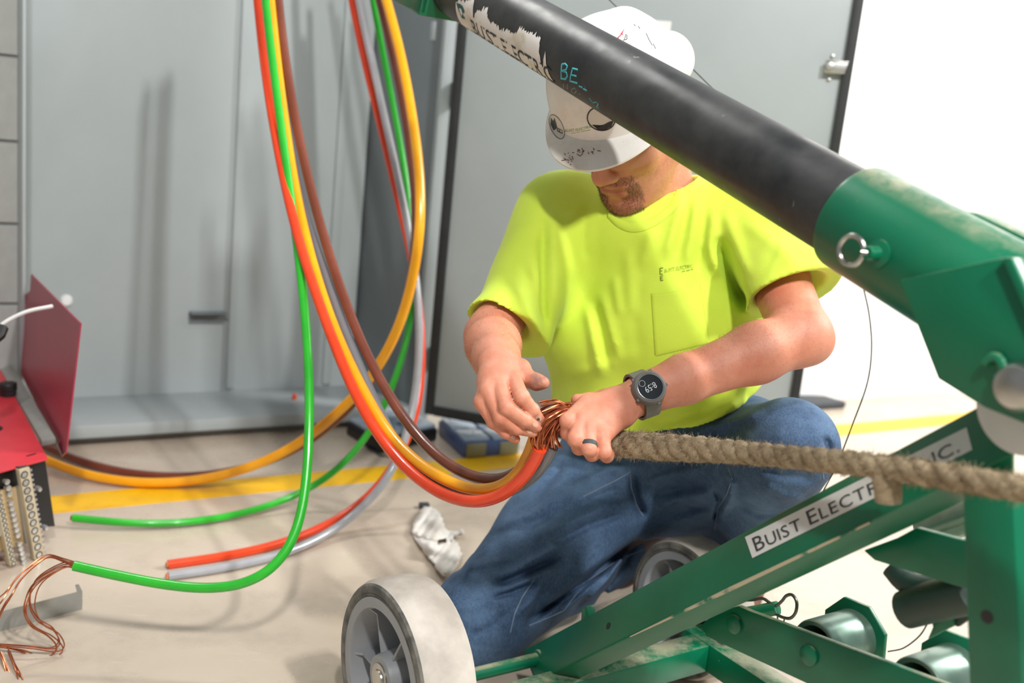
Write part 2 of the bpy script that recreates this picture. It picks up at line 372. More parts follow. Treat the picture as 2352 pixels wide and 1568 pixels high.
# logo block (teal rounded letter with white counter)
def boom_poly(pix, off, mat, name, parent, sub=6):
    uv = [boom_uv(*p) for p in pix]; n = len(uv); cs = sum(q[0] for q in uv) / n; cp = sum(q[1] for q in uv) / n
    V = [onboom(cs, cp, off)]; F = []
    for s_, p_ in uv: V.append(onboom(s_, p_, off))
    for i in range(n): F.append((0, 1 + i, 1 + (i + 1) % n))
    return mesh_obj(name, V, F, mat, parent, smooth=False)
boom_poly([(1049, 6), (1058, 9), (1064, 14), (1068, 24), (1069, 44), (1062, 41), (1057, 30), (1053, 20)], 0.0011, 'teal_print', 'sticker_logo', boom)
boom_poly([(1056, 18), (1061, 20), (1064, 28), (1063, 36), (1059, 30)], 0.0016, 'sticker', 'sticker_logo', boom)
def boom_stroke(pix, mat, name, w_=0.0016):
    mb = MB()
    for st in pix:
        pts = []
        for (x0, y0), (x1, y1) in zip(st[:-1], st[1:]):
            for t in np.linspace(0, 1, 4, endpoint=False): pts.append(onboom(*boom_uv(x0 + (x1 - x0) * t, y0 + (y1 - y0) * t), -0.0007))
        pts.append(onboom(*boom_uv(*st[-1]), -0.0007)); mb.tube(pts, w_, 6)
    return mb.build(name, mat, boom)
boom_stroke([[(1290, 148), (1289, 165), (1289, 182)], [(1290, 148), (1298, 146), (1303, 152), (1300, 160), (1291, 163)], [(1291, 163), (1301, 166), (1303, 175), (1298, 182), (1289, 180)],
             [(1327, 160), (1315, 157), (1311, 172), (1309, 186), (1326, 191)], [(1313, 172), (1324, 175)], [(1330, 198), (1338, 201)], [(1340, 204), (1348, 208)]], 'teal_ink', 'marker_writing')
boom_stroke([[(1353, 225), (1360, 234)], [(1362, 236), (1369, 234), (1374, 238), (1370, 246), (1376, 248)]], 'teal_ink', 'marker_writing', 0.0012)
boom_stroke([[(1295, 208), (1293, 192), (1304, 205), (1303, 193)], [(1313, 205), (1320, 202), (1324, 209), (1319, 215), (1313, 212), (1313, 205)], [(1330, 216), (1333, 217)]], 'pale_ink', 'marker_writing', 0.001)
# boom head (green sheave fork at the far end)
hd = MB()
for c_ in (-0.062, 0.05): hd.prism([bEnd + MU * c_ + BD * a + BE1 * b for a, b in ((-0.02, -0.055), (0.085, -0.062), (0.13, -0.02), (0.13, 0.06), (-0.02, 0.06))], MU * 0.012)
hd.hexa(bEnd + BD * 0.0, BD * 0.02, BE1 * 0.058, MU * 0.062); hd.hexa(bEnd + BD * 0.075 - BE1 * 0.055, BD * 0.05, BE1 * 0.006, MU * 0.055)
hd.build('boom_head', 'green', pul, bevel=0.003)
# socket sleeve for the boom
SR = 0.0575; sl_len = 0.30
sleeve = MB().lathe(bA + BD * 0.008, -BD, [(BR + 0.0005, 0.0), (SR, 0.0), (SR + 0.001, 0.004), (SR + 0.001, sl_len - 0.004), (SR - 0.003, sl_len), (0, sl_len)], 56).build('boom_sleeve', 'green', pul)
pr = mx(1956, 575, -SR - 0.016); ps = mx(2012, 582, -SR - 0.004)
ring = [pr + 0.0145 * (MV * math.cos(t) + ZU * math.sin(t)) for t in np.linspace(0, 2 * math.pi, 33)]
MB().tube(ring, 0.0028, 10, caps=False).build('pull_ring', 'steel', pul)
MB().lathe(ps + MU * 0.03, -MU, [(0.0, 0.044), (0.006, 0.044), (0.0075, 0.04), (0.0075, 0.03), (0.014, 0.028), (0.015, 0.0), (0, 0)], 20).build('locking_pin', 'green', pul)
MB().tube([ps - MU * 0.01, ps - MU * 0.017 - MV * 0.004, pr + MV * 0.0145], 0.003, 10).build('ring_link', 'steel', pul)
# upper lug behind the sleeve, pale in the light
plate('rear_lug', [(2140, 470), (2240, 490), (2420, 575), (2420, 640), (2320, 620), (2230, 560)], 0.05, 0.03)
# side plates of the boom knee
for c_, nm in ((-0.068, 'knee_plate'), (0.055, 'knee_plate')):
    plate(nm, [(2066, 643), (2300, 592), (2318, 600), (2420, 830), (2420, 995), (2352, 972), (2262, 936), (2155, 869), (2105, 741)], c_, 0.012)
MB().prism([mx(x, y, -0.056) for x, y in ((2100, 700), (2110, 745), (2160, 868), (2262, 936), (2300, 900), (2200, 690))], MU * 0.11).build('knee_web', 'green', pul, bevel=0.002)
plate('edge_flange', [(2300, 592), (2322, 590), (2440, 850), (2420, 870)], -0.075, 0.018)
bo = mx(2345, 888, -0.07)
MB().lathe(bo, -MU, [(0.022, 0), (0.022, 0.006), (0.018, 0.012), (0.012, 0.014), (0, 0.015)], 28).build('pivot_bolt', 'steel', pul)
hk = [mx(x, y, -0.074) for x, y in ((2262, 835), (2275, 822), (2292, 822), (2302, 838), (2300, 858), (2290, 868))]
MB().tube(catmull(hk, 5), 0.0045, 8).build('retaining_hook', 'green', pul)
MB().lathe(mx(2364, 932, -0.03), -MU, [(0, 0.0), (0.042, 0), (0.044, 0.002), (0.044, 0.010), (0.041, 0.012), (0, 0.012)], 48).build('pivot_disc', 'label', pul)
# spine beam: square tube set on edge
t0, t1 = mx(1200, 1493, 0), mx(2330, 886, 0)
r0, r1 = mx(1228, 1566, -0.034), mx(2330, 1041, -0.034)
l0, l1 = mx(1262, 1592, -0.002), mx(2330, 1103, -0.002)
def lerp_(a, b, t): return a + (b - a) * t
def beam4(a, b, c_, d_): return a, b, c_, d_
bk0, bk1 = t0 + l0 - r0, t1 + l1 - r1
bm_ = MB(); bm_.add([t0, r0, l0, bk0, t1, r1, l1, bk1], [(0, 1, 2, 3), (7, 6, 5, 4), (0, 4, 5, 1), (1, 5, 6, 2), (2, 6, 7, 3), (3, 7, 4, 0)])
spine = bm_.build('spine_beam', 'green', pul, bevel=0.0035, seg=3)
FN = nrm(np.cross(t1 - t0, r0 - t0)); FN = FN if FN @ (CAM - t0) > 0 else -FN
def face_pt(px, py, off): return onpl(px, py, t0 + FN * off, FN)
def quad_map(cs, off):
    A_, B_, C_, D_ = [face_pt(x, y, off) for x, y in cs]      # bl, br, tr, tl
    return lambda s_, t_: (A_ * (1 - s_) + B_ * s_) * (1 - t_) + (D_ * (1 - s_) + C_ * s_) * t_
qc = [(1728, 1281), (2233, 1032), (2220, 981), (1711, 1233)]
qm = quad_map(qc, 0.0006)
lab = mesh_obj('name_plate', [qm(0, 0), qm(1, 0), qm(1, 1), qm(0, 1)] + [qm(0, 0) - FN * .0005, qm(1, 0) - FN * .0005, qm(1, 1) - FN * .0005, qm(0, 1) - FN * .0005], [(0, 1, 2, 3), (0, 4, 5, 1), (1, 5, 6, 2), (2, 6, 7, 3), (3, 7, 4, 0)], 'label', spine, smooth=False)
lab['label'] = 'white company name label on the green beam'
qm2 = quad_map(qc, 0.0012); x = 0.0; Vt = []; Ft = []
for ch_, sc in [('B', 1.25)] + [(k, 1) for k in 'UIST'] + [(' ', 0.9)] + [('E', 1.25)] + [(k, 1) for k in 'LECTRIC,'] + [(' ', 0.9)] + [('I', 1.25)] + [(k, 1) for k in 'NC.']:
    if ch_ == ' ': x += 0.30; continue
    v_, f_ = text_geo(ch_); o_ = len(Vt); w_ = v_[:, 0].max() - v_[:, 0].min()
    for p in v_: Vt.append((x + (p[0] - v_[:, 0].min()) * sc, p[1] * sc))
    Ft += [tuple(i + o_ for i in f) for f in f_]; x += w_ * sc + 0.13
Vt = np.array(Vt); out = [qm2(0.03 + 0.94 * p[0] / x, 0.17 + 0.66 * p[1] / 0.88) for p in Vt]
mesh_obj('name_lettering', out, Ft, 'ink', spine, smooth=False)
for (x_, y_) in ((1400, 1438),):
    MB().lathe(face_pt(x_, y_, -0.002), FN, [(0.005, 0), (0.005, 0.0026), (0, 0.0027)], 14).build('bolt_hole', 'black', spine)
MAT['worn_highlight'] = simple('rubbed_edge_highlight', 'B9AE93', 0.5, c2='0B6C50', scale=25, lo=0.5, hi=0.6)
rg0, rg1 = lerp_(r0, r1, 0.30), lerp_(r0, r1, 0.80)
MB().tube([rg0 + FN * -0.0004, lerp_(rg0, rg1, 0.5) + FN * -0.0004, rg1 + FN * -0.0004], [0.0008, 0.0026, 0.0012], 8).build('worn_highlight_edge', 'worn_highlight', spine)  # tan strip paints the ridge highlight together with its rubbed paint
plate('beam_tab', [(1335, 1396), (1348, 1391), (1353, 1418), (1334, 1428)], 0.0, 0.014, parent=pul)
# right post
plate('support_post', [(2208, 1120), (2326, 1110), (2352, 1640), (2226, 1640)], -0.05, 0.055, bevel=0.004)
plate('post_flange', [(2326, 1110), (2400, 1105), (2430, 1640), (2352, 1640)], -0.02, 0.03, mat='roller', bevel=0.003)
MB().lathe(mx(2268, 1416, -0.0495), -MU, [(0.0062, 0), (0.0062, 0.0008), (0, 0.0009)], 18).build('post_hole', 'black', pul)
# axle stub and base frame
ax0, ax1 = onz(1040, 1560, 0.098), onz(1236, 1513, 0.098)
MB().tube([ax0, ax1], 0.0105, 18).build('axle_rod', 'green', pul)
MB().lathe(ax1 - nrm(ax1 - ax0) * 0.004, nrm(ax1 - ax0), [(0.010, 0), (0.0145, 0.002), (0.015, 0.006), (0.012, 0.012)], 18).build('weld_bead', 'green', pul)
cz = 0.115; pc = onz(1629, 1481, cz)
MB().hexa(pc - MU * 0.30 + MV * -0.02 - ZU * 0.024, MU * 0.30, MV * 0.022, ZU * 0.024).build('cross_tube', 'green', pul, bevel=0.003)
MB().hexa(pc + MU * 0.023 + MV * 0.22 - ZU * 0.024, MU * 0.023, MV * 0.285, ZU * 0.024).build('base_tube', 'green', pul, bevel=0.003)
# flat link bar with bolts
plate('link_bar', [(1622, 1462), (1608, 1436), (1640, 1410), (1695, 1391), (1720, 1402), (2240, 1596), (2240, 1720), (1900, 1592)], 0.045, 0.009, bevel=0.002)
for x_, y_ in ((1690, 1432), (1862, 1503)):
    MB().lathe(mx(x_, y_, 0.046), -MU, [(0.0125, 0), (0.0125, 0.005), (0.009, 0.0075), (0, 0.008)], 20).build('bar_bolt', 'green', pul)
# rope rollers: open tubes with octagonal flanges
for (x_, y_, rr_, fl_) in ((1872, 1487, 0.034, 0.049), (2106, 1578, 0.034, 0.049)):
    o_ = mx(x_, y_, 0.07)
    rl = MB().lathe(o_, MU, [(rr_ * 0.78, 0.07), (rr_ * 0.80, 0.0), (rr_ * 0.96, -0.002), (rr_, 0.002), (rr_, 0.055), (rr_ * 1.02, 0.075)], 40).build('roller', 'roller', pul)
    MB().prism([o_ + MU * 0.072 + fl_ * (MV * math.cos(t) + ZU * math.sin(t)) for t in [math.pi / 8 + 0.1 + i * math.pi / 4 for i in range(8)]], MU * 0.006).build('roller_flange', 'green', rl, bevel=0.001)
    MB().lathe(o_ + MU * 0.03, MU, [(0, 0), (0.012, 0), (0.012, 0.04)], 16).build('roller_shaft', 'black', rl)
# upper guide bracket
plate('guide_bracket', [(1982, 1264), (2060, 1235), (2104, 1211), (2240, 1248), (2240, 1360), (2110, 1320), (2044, 1298), (2008, 1287)], 0.03, 0.009, bevel=0.002)
gb = MB(); pA, pB = mx(2095, 1318, 0.05), mx(2240, 1345, 0.05)
MB().tube(catmull([mx(2050, 1302, 0.06), mx(2085, 1338, 0.06), mx(2150, 1352, 0.06), mx(2240, 1345, 0.06)], 5), 0.013, 12).build('guide_bow', 'dark_green', pul)
MB().tube([mx(2074, 1402, 0.05), mx(2080, 1400, 0.05), mx(2140, 1382, 0.05), mx(2235, 1360, 0.05)], [0.012, 0.0205, 0.0215, 0.0215], 20).build('guide_roller', 'dark_green', pul)
plate('roller_bracket', [(2136, 1392), (2186, 1372), (2190, 1438), (2160, 1452), (2130, 1468), (2142, 1440)], 0.06, 0.006, bevel=0.001)
plate('roller_bracket', [(2190, 1370), (2232, 1352), (2228, 1420), (2200, 1440), (2190, 1436)], 0.065, 0.006, mat='dark_green', bevel=0.001)
MB().tube([mx(2126, 1218, 0.2), mx(2260, 1170, 0.2)], 0.022, 20).build('far_crossbar', 'roller', pul)  # pale green here stands for bright light on the far tube
# hitch pin with spring clip
h0, h1 = mx(1640, 1424, 0.10), mx(1786, 1396, 0.13)
MB().tube([h0, h1], 0.0095, 16).build('hitch_pin', 'green', pul)
clip = [(1706, 1378), (1730, 1377), (1752, 1374), (1770, 1385), (1783, 1390), (1796, 1380), (1806, 1368), (1820, 1366), (1830, 1382), (1828, 1405), (1816, 1419), (1800, 1418), (1782, 1410)]
MB().tube(catmull([mx(x_, y_, 0.125) for x_, y_ in clip], 5), 0.0022, 8).build('spring_clip', 'dark_steel', pul)
MB().tube(catmull([mx(x_, y_, 0.125) for x_, y_ in [(1786, 1412), (1787, 1428), (1797, 1438), (1802, 1420)]], 5), 0.0011, 6).build('clip_wire', 'dark_steel', pul)
# wheels
MAT['tread'] = simple('dusty_grey_tread', 'B5ADA3', 0.75, c2='9C948B', scale=14, bump=0.1)
MAT['sidewall'] = simple('worn_black_sidewall', '4B4A47', 0.6, c2='7B7870', scale=40)
MAT['rim'] = simple('grey_plastic_rim', '9A9C9F', 0.45, var=0.08, scale=20)
m = NT('dusty_tread'); v = m.coord(); m.col(m.mix(m.noise(9, 5, 0.6, v, 0.4, 0.62), lin('C6BEB4'), lin('A49C92'))); m.set(Roughness=0.7); m.bump(m.noise(60), 0.1, 0.001); MAT['tread'] = m.m
def wheel(cpt, face, sc=1.0):      # cpt: wheel centre on mid-plane; face: unit vector of the side with detail
    WRr, hw = 0.137, 0.043
    root = bpy.data.objects.new('wheel', None); link(root, pul)
    MB().lathe(cpt, face, [(0.112, -hw), (0.121, -hw), (0.132, -hw + 0.004), (WRr, -hw + 0.014), (WRr + 0.001, 0), (WRr, hw - 0.014), (0.1325, hw - 0.0045)], 72).build('tread', 'tread', root)
    MB().lathe(cpt, face, [(0.1325, hw - 0.0045), (0.1295, hw - 0.001), (0.121, hw + 0.0004), (0.1195, hw - 0.0015), (0.116, hw - 0.0005), (0.115, hw - 0.002)], 72).build('sidewall', 'sidewall', root)
    MB().lathe(cpt, face, [(0.115, hw - 0.003), (0.114, hw - 0.001), (0.099, hw - 0.001), (0.0975, hw - 0.004), (0.093, 0.0), (0.089, -0.008), (0.024, -0.008)], 72).build('rim', 'rim', root)
    MB().lathe(cpt, face, [(0.040, -0.01), (0.034, 0.036), (0.0325, 0.040), (0.012, 0.040)], 40).build('hub', 'rim', root)
    a_, b_ = perp(face), np.cross(face, perp(face))
    for k in range(6):
        t = k * math.pi / 3 + 0.10; d_ = a_ * math.cos(t) + b_ * math.sin(t); e_ = np.cross(face, d_)
        MB().prism([cpt + d_ * 0.030 + face * -0.008, cpt + d_ * 0.096 + face * -0.006, cpt + d_ * 0.0975 + face * (hw - 0.008), cpt + d_ * 0.088 + face * (hw - 0.018), cpt + d_ * 0.034 + face * 0.030], e_ * 0.004).build('spoke_rib', 'rim', root)
    MB().lathe(cpt, face, [(0.022, 0.0395), (0.022, 0.042), (0.014, 0.0425), (0.013, 0.045), (0, 0.0455)], 28).build('axle_washer', 'steel', root)
    if sc != 1.0:
        cc = np.asarray(cpt)
        for ch in root.children:
            for vv in ch.data.vertices: vv.co = Vector(cc + (np.array(vv.co) - cc) * sc)
    return root
fc = onz(876, 1558, 0.138); wn = fc + MU * 0.038
w1 = wheel(wn, -MU)
fc2 = onz(1556, 1400, 0.123); w2 = wheel(fc2 + MU * 0.034, -MU, 0.89)
w1['label'] = 'nearer grey wheel'; w2['label'] = 'farther grey wheel behind the green beam'

# ------------------------------------------------------------------ power cables
def jacket(name, c, c2):
    m = NT(name); v = m.coord(); m.col(m.mix(m.noise(12, 4, 0.6, v), lin(c), lin(c2))); m.set(Roughness=0.24); m.b.inputs['Coat Weight'].default_value = 0.25
    m.bump(m.noise(70, 3, 0.5, v), 0.03, 0.0006); MAT[name] = m.m
jacket('red_jacket', 'EE4A22', 'E0401C'); jacket('green_jacket', '2FB52E', '27A52A'); jacket('yellow_jacket', 'F9AE1A', 'EFA012')
jacket('grey_jacket', 'A9A9AD', '9C9CA1'); jacket('brown_jacket', '7E4433', '703A2B'); jacket('slate_jacket', '7E7E83', '747479')
m = NT('copper'); v = m.coord(); m.col(m.mix(m.noise(60, 3, 0.6, v), lin('C97B56'), lin('A85A3A'))); m.set(Roughness=0.3, Metallic=0.85); MAT['copper'] = m.m
MAT['print'] = simple('black_jacket_print', '1C3A1C', 0.6, var=0.1)
def wp(pts):
    out = []
    for q in pts:
        if len(q) == 3: out.append(P(*q))
        else: out.append(onz(q[0], q[1], q[3]))
    return out
def cable(name, label, mat, rad, pts, depth=None, group='colour coded power cables'):
    """pts: (px,py) with depth interpolated from depth=[(index, d)], or (px,py,'z',z)"""
    n = len(pts); dd = None
    if depth is not None: dd = np.interp(range(n), [k for k, _ in depth], [d_ for _, d_ in depth])
    W_ = []
    for i, q in enumerate(pts):
        if len(q) == 4: W_.append(onz(q[0], q[1], q[3]))
        else: W_.append(P(q[0], q[1], dd[i]))
    A_ = np.array(W_)
    for _ in range(3): A_[1:-1] = 0.25 * A_[:-2] + 0.5 * A_[1:-1] + 0.25 * A_[2:]
    c = thing(name, label, 'cable', group=group)
    path = catmull(list(A_), 6)
    MB().tube(path, rad, 18).build('jacket', mat, c, angle=60)
    return c, path
def px_index(pts, d): return d
C_ = {}
# --- bundle that the man holds
p = [(575, -200), (587, 0), (605, 159), (620, 239), (632, 312), (652, 415), (669, 513), (703, 613), (732, 699), (766, 785), (799, 878), (836, 963), (876, 1013), (919, 1066), (959, 1109), (1012, 1142), (1058, 1157), (1105, 1161), (1145, 1151), (1181, 1125), (1214, 1090), (1234, 1058), (1241, 1030)]
C_['r1'] = cable('power_cable', 'orange-red cable looping from the cabinet down to the hands of the man', 'red_jacket', 0.0092, p, [(0, 2.05), (5, 1.9), (11, 1.68), (15, 1.52), (19, 1.40), (22, 1.355)])
p = [(590, -200), (605, 0), (621, 96), (632, 191), (647, 303), (661, 399), (674, 500), (684, 563), (694, 646), (701, 729), (708, 795), (712, 878), (712, 944), (710, 1020), (706, 1103), (700, 1166), (685, 1229), (662, 1280), (620, 1330), (560, 1357), (480, 1361), (400, 1351), (300, 1331), (170, 1299)]
C_['g1'] = cable('power_cable', 'green cable hanging in front, curling left to bare copper strands', 'green_jacket', 0.0082, p, [(0, 2.0), (6, 1.88), (12, 1.72), (18, 1.62), (23, 1.60)])
p = [(604, -200), (616, 0), (631, 96), (644, 207), (656, 303), (674, 415), (688, 500), (706, 563), (729, 646), (752, 722), (782, 795), (812, 855), (848, 921), (880, 985), (903, 1016), (946, 1056), (992, 1092), (1042, 1119), (1092, 1132), (1131, 1133), (1168, 1120), (1200, 1090), (1222, 1045), (1229, 1005)]
C_['y1'] = cable('power_cable', 'yellow-orange cable looping to the man between the red and brown cables', 'yellow_jacket', 0.0092, p, [(0, 2.07), (6, 1.93), (12, 1.70), (16, 1.56), (20, 1.43), (23, 1.385)])
p = [(613, -200), (625, 0), (639, 128), (650, 207), (664, 303), (687, 415), (706, 490), (726, 563), (749, 636), (772, 705), (795, 772), (822, 838), (848, 894), (866, 935), (893, 1000), (926, 1052), (950, 1081), (986, 1109), (1025, 1131), (1068, 1144), (1118, 1146), (1170, 1137), (1208, 1114), (1241, 1086), (1262, 1052), (1268, 1026)]
C_['s1'] = cable('power_cable', 'grey cable looping to the man tucked beneath the yellow cable', 'slate_jacket', 0.0092, p, [(0, 2.10), (6, 1.96), (12, 1.74), (17, 1.58), (22, 1.42), (25, 1.375)])
p = [(622, -200), (634, 0), (648, 112), (666, 207), (680, 287), (699, 383), (724, 485), (746, 556), (776, 646), (799, 719), (829, 788), (858, 855), (892, 908), (931, 971), (966, 1016), (1005, 1056), (1052, 1089), (1098, 1106), (1141, 1111), (1178, 1103), (1210, 1080), (1232, 1045), (1238, 1010)]
C_['b1'] = cable('power_cable', 'brown cable at the right of the bundle looping to the man', 'brown_jacket', 0.0092, p, [(0, 2.08), (6, 1.94), (12, 1.72), (16, 1.56), (20, 1.44), (22, 1.40)])
# --- bundle that trails over the floor
p = [(775, -180), (806, 0), (821, 80), (841, 159), (859, 223), (878, 303), (900, 399), (920, 484), (935, 546), (950, 610), (964, 680), (973, 760), (974, 845), (967, 915), (954, 972), (940, 1013), (905, 1073), (876, 1109), (850, 1145, 'z', 0.07), (808, 1176, 'z', 0.035), (742, 1218, 'z', 0.014), (679, 1242, 'z', 0.009), (595, 1266, 'z', 0.009), (510, 1284, 'z', 0.009), (386, 1296, 'z', 0.009)]
C_['r2'] = cable('power_cable', 'orange-red cable trailing onto the floor beside the grey one, cut end pointing left', 'red_jacket', 0.0092, p, [(0, 2.55), (10, 2.42), (15, 2.33), (17, 2.27), (18, 2.2)])
p = [(793, -180), (824, 0), (843, 80), (856, 143), (872, 223), (891, 303), (913, 399), (932, 484), (948, 570), (961, 660), (967, 729), (966, 812), (960, 878), (950, 940), (940, 990), (919, 1046), (903, 1081), (880, 1116), (852, 1150, 'z', 0.065), (810, 1190, 'z', 0.03), (760, 1227, 'z', 0.012), (700, 1261, 'z', 0.009), (628, 1288, 'z', 0.009), (520, 1311, 'z', 0.009), (386, 1323, 'z', 0.009)]
C_['s2'] = cable('power_cable', 'grey cable trailing onto the floor beside the red one, cut end pointing left', 'grey_jacket', 0.0092, p, [(0, 2.5), (9, 2.36), (14, 2.3), (17, 2.22), (18, 2.2)])
p = [(830, -160), (854, 0), (868, 64), (884, 143), (900, 223), (916, 303), (932, 399), (944, 485), (952, 550), (955, 640), (947, 719), (938, 772), (928, 812), (911, 868), (890, 925), (860, 983), (826, 1029), (790, 1069), (758, 1094), (721, 1120, 'z', 0.05), (658, 1152, 'z', 0.02), (595, 1174, 'z', 0.012), (510, 1193, 'z', 0.012), (426, 1204, 'z', 0.012), (362, 1206, 'z', 0.014), (290, 1202, 'z', 0.016), (217, 1196, 'z', 0.018), (167, 1189, 'z', 0.022)]
C_['g2'] = cable('power_cable', 'green cable trailing across the floor to a plain cut end near the yellow line', 'green_jacket', 0.0082, p, [(0, 2.52), (10, 2.42), (16, 2.36), (19, 2.3)])
p = [(850, -130), (886, 0), (904, 48), (919, 112), (935, 191), (948, 271), (961, 351), (967, 415), (970, 485), (965, 546), (955, 613), (943, 679), (925, 739), (901, 788), (875, 838), (848, 878), (809, 921), (759, 961), (726, 990), (690, 1024), (616, 1065), (531, 1095, 'z', 0.03), (447, 1111, 'z', 0.016), (363, 1114, 'z', 0.013), (290, 1110, 'z', 0.013), (217, 1101, 'z', 0.014), (163, 1084, 'z', 0.016), (110, 1062, 'z', 0.02), (50, 1030, 'z', 0.03)]
C_['y2'] = cable('power_cable', 'thick yellow-orange cable sweeping across the floor to the red box', 'yellow_jacket', 0.0115, p, [(0, 2.4), (8, 2.22), (13, 2.25), (18, 2.36), (20, 2.4), (21, 2.4)])
p = [(838, -130), (872, 0), (907, 128), (923, 207), (936, 287), (947, 367), (956, 446), (960, 513), (957, 580), (945, 665), (925, 735), (900, 795), (873, 850), (840, 905), (784, 970), (721, 1012), (666, 1042), (600, 1072, 'z', 0.055), (520, 1092, 'z', 0.034), (440, 1100, 'z', 0.022), (362, 1103, 'z', 0.014), (254, 1087, 'z', 0.012), (181, 1065, 'z', 0.012), (120, 1038, 'z', 0.014), (60, 1003, 'z', 0.02)]
C_['b2'] = cable('power_cable', 'brown cable running behind the thick yellow cable to the red box', 'brown_jacket', 0.0105, p, [(0, 2.46), (7, 2.30), (12, 2.34), (16, 2.45), (17, 2.45)])
# cut faces with copper cores
def core_end(key, at=-1):
    c, path = C_[key]; a = path[-1]; d_ = nrm(path[-1] - path[-3]); pr_ = perp(d_); pq = np.cross(d_, pr_); mb = MB()
    for k in range(19):
        if k == 0: o_ = a
        elif k < 7: o_ = a + 0.0023 * (pr_ * math.cos(k * 1.047) + pq * math.sin(k * 1.047))
        else: o_ = a + 0.0045 * (pr_ * math.cos(k * 0.5236) + pq * math.sin(k * 0.5236))
        mb.tube([o_ - d_ * 0.001, o_ + d_ * 0.004], 0.0011, 6)
    o = mb.build('copper_core', 'copper', c); o['kind'] = 'stuff'
for k in ('r2', 's2', 'g2'): core_end(k)
# bare strands of the hanging green cable, spilling left
def strands(c, paths, n, rad, spread, name='copper_strands', mat='copper', seed=1):
    r_ = np.random.default_rng(seed); mb = MB()
    for base in paths:
        for _ in range(n):
            o0 = r_.normal(0, 1, 3); o1 = r_.normal(0, 1, 3); m_ = len(base); pts = []
            for i, q in enumerate(base):
                t = i / (m_ - 1); pts.append(np.asarray(q) + spread(t) * (o0 * (1 - t) + o1 * t))
            mb.tube(catmull(pts, 6), rad, 6)
    o = mb.build(name, mat, c); o['kind'] = 'stuff'; return o
g1c, g1p = C_['g1']
A1 = [(178, 1299, 1.60), (150, 1290, 1.60), (115, 1280, 1.60), (85, 1297, 1.59), (50, 1330, 1.57), (25, 1370, 1.55), (5, 1400, 1.55), (-25, 1470, 1.54)]
A2 = [(178, 1301, 1.60), (150, 1298, 1.60), (100, 1322, 1.59), (70, 1352, 1.585), (58, 1395, 1.59), (75, 1432, 1.60), (112, 1455, 1.615), (132, 1480, 1.625), (120, 1500, 1.63), (80, 1505, 1.63), (40, 1490, 1.62), (-10, 1483, 1.61)]
A3 = [(178, 1303, 1.60), (150, 1300, 1.60), (104, 1324, 1.60), (78, 1352, 1.595), (70, 1395, 1.60), (88, 1432, 1.61), (122, 1452, 1.62), (136, 1480, 1.625), (118, 1494, 1.62), (60, 1487, 1.61), (-20, 1480, 1.6)]
A4 = [(20, 1490, 1.61), (30, 1520, 1.58), (42, 1550, 1.56), (52, 1600, 1.55)]
A5 = [(0, 1492, 1.6), (12, 1520, 1.58), (20, 1560, 1.56), (22, 1610, 1.55)]
strands(g1c, [wp(A1)], 5, 0.0011, lambda t: 0.0022 + 0.006 * t, seed=2)
strands(g1c, [wp(A2), wp(A3)], 3, 0.0011, lambda t: 0.0022 + 0.004 * math.sin(t * 3.1), seed=3)
strands(g1c, [wp(A4), wp(A5)], 3, 0.0011, lambda t: 0.003 + 0.003 * t, seed=4)
# strands of the red and grey cables, bent over into the fist
R_ = [(1241, 1034, 1.356), (1240, 1015, 1.352), (1245, 990, 1.345), (1256, 965, 1.338), (1276, 948, 1.336), (1300, 940, 1.342), (1335, 946, 1.356)]
G_ = [(1267, 1030, 1.374), (1262, 1012, 1.365), (1263, 990, 1.355), (1274, 968, 1.348), (1292, 955, 1.348), (1312, 948, 1.35), (1340, 950, 1.36)]
strands(C_['r1'][0], [wp(R_)], 20, 0.0011, lambda t: 0.0030 + 0.0055 * math.sin(min(1, t * 1.25) * math.pi) ** 1.0, seed=5)
strands(C_['s1'][0], [wp(G_)], 20, 0.0011, lambda t: 0.0030 + 0.005 * math.sin(min(1, t * 1.25) * math.pi), seed=6)
Y_ = [(1229, 1008, 1.384), (1236, 985, 1.372), (1250, 962, 1.36), (1272, 944, 1.352), (1300, 934, 1.352), (1332, 938, 1.36)]
strands(C_['y1'][0], [wp(Y_)], 12, 0.0011, lambda t: 0.0028 + 0.005 * math.sin(t * math.pi), seed=7)
B_ = [(1238, 1013, 1.40), (1244, 985, 1.385), (1262, 955, 1.37), (1288, 936, 1.362), (1318, 932, 1.365)]
strands(C_['b1'][0], [wp(B_)], 12, 0.0011, lambda t: 0.0028 + 0.005 * math.sin(t * math.pi), seed=8)
fr = [[(1300, 932, 1.352), (1280, 918, 1.345), (1260, 920, 1.34), (1238, 926, 1.335)], [(1305, 935, 1.352), (1282, 925, 1.342), (1262, 929, 1.336), (1242, 936, 1.332)], [(1308, 938, 1.352), (1286, 930, 1.344), (1265, 936, 1.338), (1246, 946, 1.334)],
      [(1300, 960, 1.35), (1282, 972, 1.35), (1274, 1000, 1.352), (1284, 1030, 1.356)], [(1306, 962, 1.35), (1290, 978, 1.352), (1280, 1004, 1.354), (1290, 1026, 1.357)]]
strands(C_['r1'][0], [wp(q_) for q_ in fr], 2, 0.0011, lambda t: 0.0018, seed=9, name='loose_strands')
